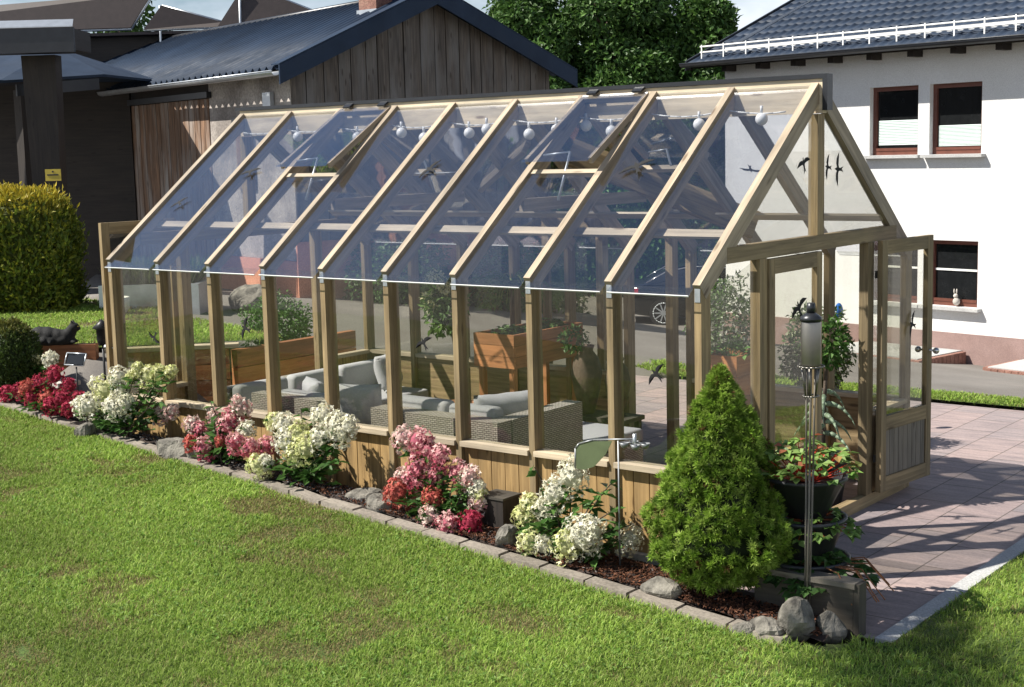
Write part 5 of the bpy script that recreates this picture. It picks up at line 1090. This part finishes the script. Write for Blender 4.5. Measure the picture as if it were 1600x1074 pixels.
for q in range(7): a = q*.9; fleshy(af, (-.28, 2.42, .45), (math.cos(a), math.sin(a), .5), .30, .02, .25)
af.build('leaves', plain('aloe_leaf', (.20, .27, .17), .5, 0, .25, 12), al)
rng = np.random.default_rng(9); V, F, C = cloud(rng, (-.25, 2.44, 1.35), (.16, .16, .2), 420, .06, MID); np_build('crown', V, F, C, M['leaf'], al)
ol = thing('potted_oleander', 'potted shrub with cream blossoms beside the back wall of the greenhouse', 'potted plant', (-4.55, 2.85, 0))
MB().lathe((-4.55, 2.85, 0), [(0, 0), (.15, 0), (.20, .36), (.215, .36), (.215, .41), (.19, .41), (.18, .37), (0, .37)], 18).build('pot', M['terracotta'], ol)
MB().tube([(-4.55, 2.85, .36), (-4.55, 2.85, .95), (-4.6, 2.83, 1.25)], [.02, .016, .01], 7).build('stem', M['bark'], ol)
rng = np.random.default_rng(10); V, F, C = cloud(rng, (-4.64, 2.83, 1.38), (.24, .22, .30), 520, .075, [(.08, .16, .035), (.13, .22, .05)], .3, .45, .2); np_build('foliage', V, F, C, M['leaf'], ol)
for q, (x, z, r_) in enumerate(((-4.72, 1.68, .09), (-4.60, 1.60, .06), (-4.85, 1.46, .07), (-4.78, 1.38, .05))):
    V, F, C = cloud(rng, (x, 2.78, z), (r_,)*3, 130, .04, [(.72, .70, .38), (.78, .77, .55)]); np_build('blossom', V, F, C, M['flower'], ol)
pm = thing('potted_palm', 'potted palm with hanging strap leaves behind the raised planter', 'potted plant', (-4.0, 3.1, 0))
MB().lathe((-4.0, 3.1, 0), [(0, 0), (.16, 0), (.20, .40), (.21, .44), (.19, .44), (0, .40)], 18).build('pot', M['pot'], pm); MB().tube([(-4.0, 3.1, .4), (-4.0, 3.1, 1.2), (-3.99, 3.1, 1.62)], [.03, .024, .02], 7).build('trunk', M['bark'], pm)
rng = np.random.default_rng(12); parts = []
for q in range(46):
    a, e0 = rng.uniform(0, 6.28), rng.uniform(.1, 1.1); p = np.array([-3.99, 3.1, 1.62]); d = np.array([math.cos(a)*math.cos(e0), math.sin(a)*math.cos(e0), math.sin(e0)]); c = cols(rng, 1, [(.13, .20, .035), (.20, .26, .05), (.08, .14, .03)], .1)
    for k in range(5):
        parts.append(leaves(p[None], d[None], np.array([[0, 0, 1.]])+.1, .13, .02*(1-k*.12), c, .1)); p = p+d*.085; d = d+np.array([0, 0, -.42]); d /= np.linalg.norm(d)
V, F, C = join(*parts); np_build('fronds', V, F, C, M['leaf'], pm)
for lab, x, y, sc in (('large brown clay urn beside the raised planter', -2.92, 2.85, .62), ('slim brown clay amphora right of the large urn', -2.60, 2.9, .52)):
    zb3 = .462; t = thing('clay_urn', lab, 'urn', (x, y, zb3)); MB().lathe((x, y, zb3), [(0, .0), (.11*sc, .0), (.2*sc, .35*sc), (.24*sc, .62*sc), (.19*sc, .85*sc), (.10*sc, .97*sc), (.13*sc, 1.05*sc), (.10*sc, 1.05*sc), (.07*sc, .96*sc), (0, .9*sc)], 20).build('body', M['brown_urn'], t)
    if sc > .6:
        V, F, C = cloud(np.random.default_rng(14), (x-.1, y-.05, 1.17), (.13, .12, .12), 200, .055, DEEP); np_build('foliage', V, F, C, M['leaf'], t)
lb = thing('work_bench', 'low dark wooden bench carrying the clay urns', 'bench', (-2.8, 2.87, 0)); MB().box(-3.15, -2.4, 2.7, 3.05, .42, .46).build('seat', M['sleeper'], lb)
for xx in (-3.12, -2.48):
    for yy in (2.71, 2.99): MB().box(xx, xx+.05, yy, yy+.05, 0, .419).build('leg', M['sleeper'], lb)
go_ = thing('garden_ornament', 'small blue glazed ornament on a stick behind the doorway', 'ornament', (-1.5, 5.3, 0)); MB().cyl((-1.5, 5.3, 0), (-1.5, 5.3, 1.18), .008, None, 6).build('stick', M['metal_dark'], go_); MB().sphere((-1.5, 5.3, 1.25), .075, 8, (.55, .8, 1.2)).build('body', M['bluegl'], go_)

# ------------------------------------------------------------------ parked car behind the greenhouse
car = thing('parked_car', 'black saloon car parked behind the greenhouse with red tail lamps', 'car', (0, 0, 0))
cdir = Vector((.84, .54, 0)).normalized(); csd = Vector((-cdir.y, cdir.x, 0)); CO_ = Vector((-14.05, 20.25, -1.18)); car.location = CO_; car.matrix_basis = Matrix.Translation(CO_)
KF = lambda a, s, z: CO_+cdir*a+csd*s+Vector((0, 0, z))     # a from the tail forwards, s to the left, z up
ST = [(0.0, .42, .88, .62, .80), (.06, .30, .98, .80, .86), (.5, .24, 1.0, .88, .90), (1.0, .22, 1.0, .92, .91), (2.0, .2, .98, .92, .91), (3.2, .2, .95, .90, .90), (4.0, .22, .88, .86, .86), (4.45, .28, .74, .80, .76), (4.6, .36, .62, .60, .60)]
def loft(st, prof, name, mat):
    b = MB(); rows = []
    for a, zb3, zt, hw, hw2 in st: rows.append([KF(a, s*(hw if k_ else hw2), zb3+(zt-zb3)*q) for s, q, k_ in prof])
    for r0, r1 in zip(rows, rows[1:]):
        for k in range(len(r0)-1): b.face([r0[k], r0[k+1], r1[k+1], r1[k]], None, True)
    b.face(rows[0][::-1]); b.face(rows[-1]); o = b.build(name, mat, car, weld=True); return o
PR = [(-.9, 0, 1), (-1, .12, 1), (-1.02, .45, 1), (-1, .75, 1), (-.94, .92, 1), (-.8, .99, 1), (0, 1.02, 1), (.8, .99, 1), (.94, .92, 1), (1, .75, 1), (1.02, .45, 1), (1, .12, 1), (.9, 0, 1)]
loft(ST, PR, 'body', M['car'])
CP2 = [(-1, 0, 1), (-.93, .55, 0), (-.84, .90, 0), (-.6, 1, 0), (.6, 1, 0), (.84, .90, 0), (.93, .55, 0), (1, 0, 1)]
loft([(.42, .97, .99, .80, .70), (.75, .97, 1.20, .82, .72), (1.25, .96, 1.36, .83, .70), (2.0, .95, 1.40, .83, .70), (2.6, .94, 1.34, .82, .68), (3.3, .92, .96, .80, .70)], CP2, 'cabin', M['pane_dark'])
rf2 = MB(); rr_ = [(1.12, 1.345, .60), (1.5, 1.40, .62), (2.0, 1.418, .62), (2.45, 1.385, .60)]
for (a0, z0, h0), (a1, z1, h1) in zip(rr_, rr_[1:]): rf2.face([KF(a0, -h0, z0), KF(a0, h0, z0), KF(a1, h1, z1), KF(a1, -h1, z1)], None, True)
rf2.build('roof', M['car'], car)
for s in (-1, 1):
    MB().tube([KF(.5, s*.80, 1.02), KF(.95, s*.77, 1.27), KF(1.5, s*.735, 1.375), KF(2.1, s*.735, 1.375), KF(2.7, s*.76, 1.27), KF(3.2, s*.80, 1.0)], .014, 6).build('window_trim', M['steel'], car)
    MB().hexa([KF(-.005, s*.40, .78), KF(.10, s*.86, .78), KF(.30, s*.90, .80), KF(.2, s*.4, .8), KF(-.005, s*.40, .88), KF(.10, s*.86, .90), KF(.30, s*.905, .90), KF(.2, s*.4, .9)]).build('tail_lamp', M['tailred'], car)
    for a in (.88, 3.72):
        c = KF(a, s*.82, .32); c1 = KF(a, s*.93, .32); wh = MB(); prof = []
        wh.cyl(c, c1, .325, None, 24); wo3 = wh.build('wheel', M['rubber'], car)
        rm = MB(); rm.cyl(c1, KF(a, s*.937, .32), .055, None, 10)
        for q in range(10): an = q*math.pi/5; d = cdir*math.cos(an)+Vector((0, 0, math.sin(an))); rm.beam(KF(a, s*.935, .32)+d*.04, KF(a, s*.935, .32)+d*.23, .03, .01, csd)
        P = [KF(a, s*.936, .32)+(cdir*math.cos(t_)+Vector((0, 0, math.sin(t_))))*.235 for t_ in np.linspace(0, 2*math.pi, 25)]; rm.tube(P, .012, 5); rm.build('rim', M['galv'], wo3)
MB().hexa([KF(-.012, -.26, .60), KF(-.012, .26, .60), KF(-.004, .26, .60), KF(-.004, -.26, .60), KF(-.012, -.26, .71), KF(-.012, .26, .71), KF(-.004, .26, .71), KF(-.004, -.26, .71)]).build('number_plate', M['white'], car)
MB().fbox(KF, -.02, .08, -.78, .78, .30, .44).build('rear_bumper', M['black'], car)
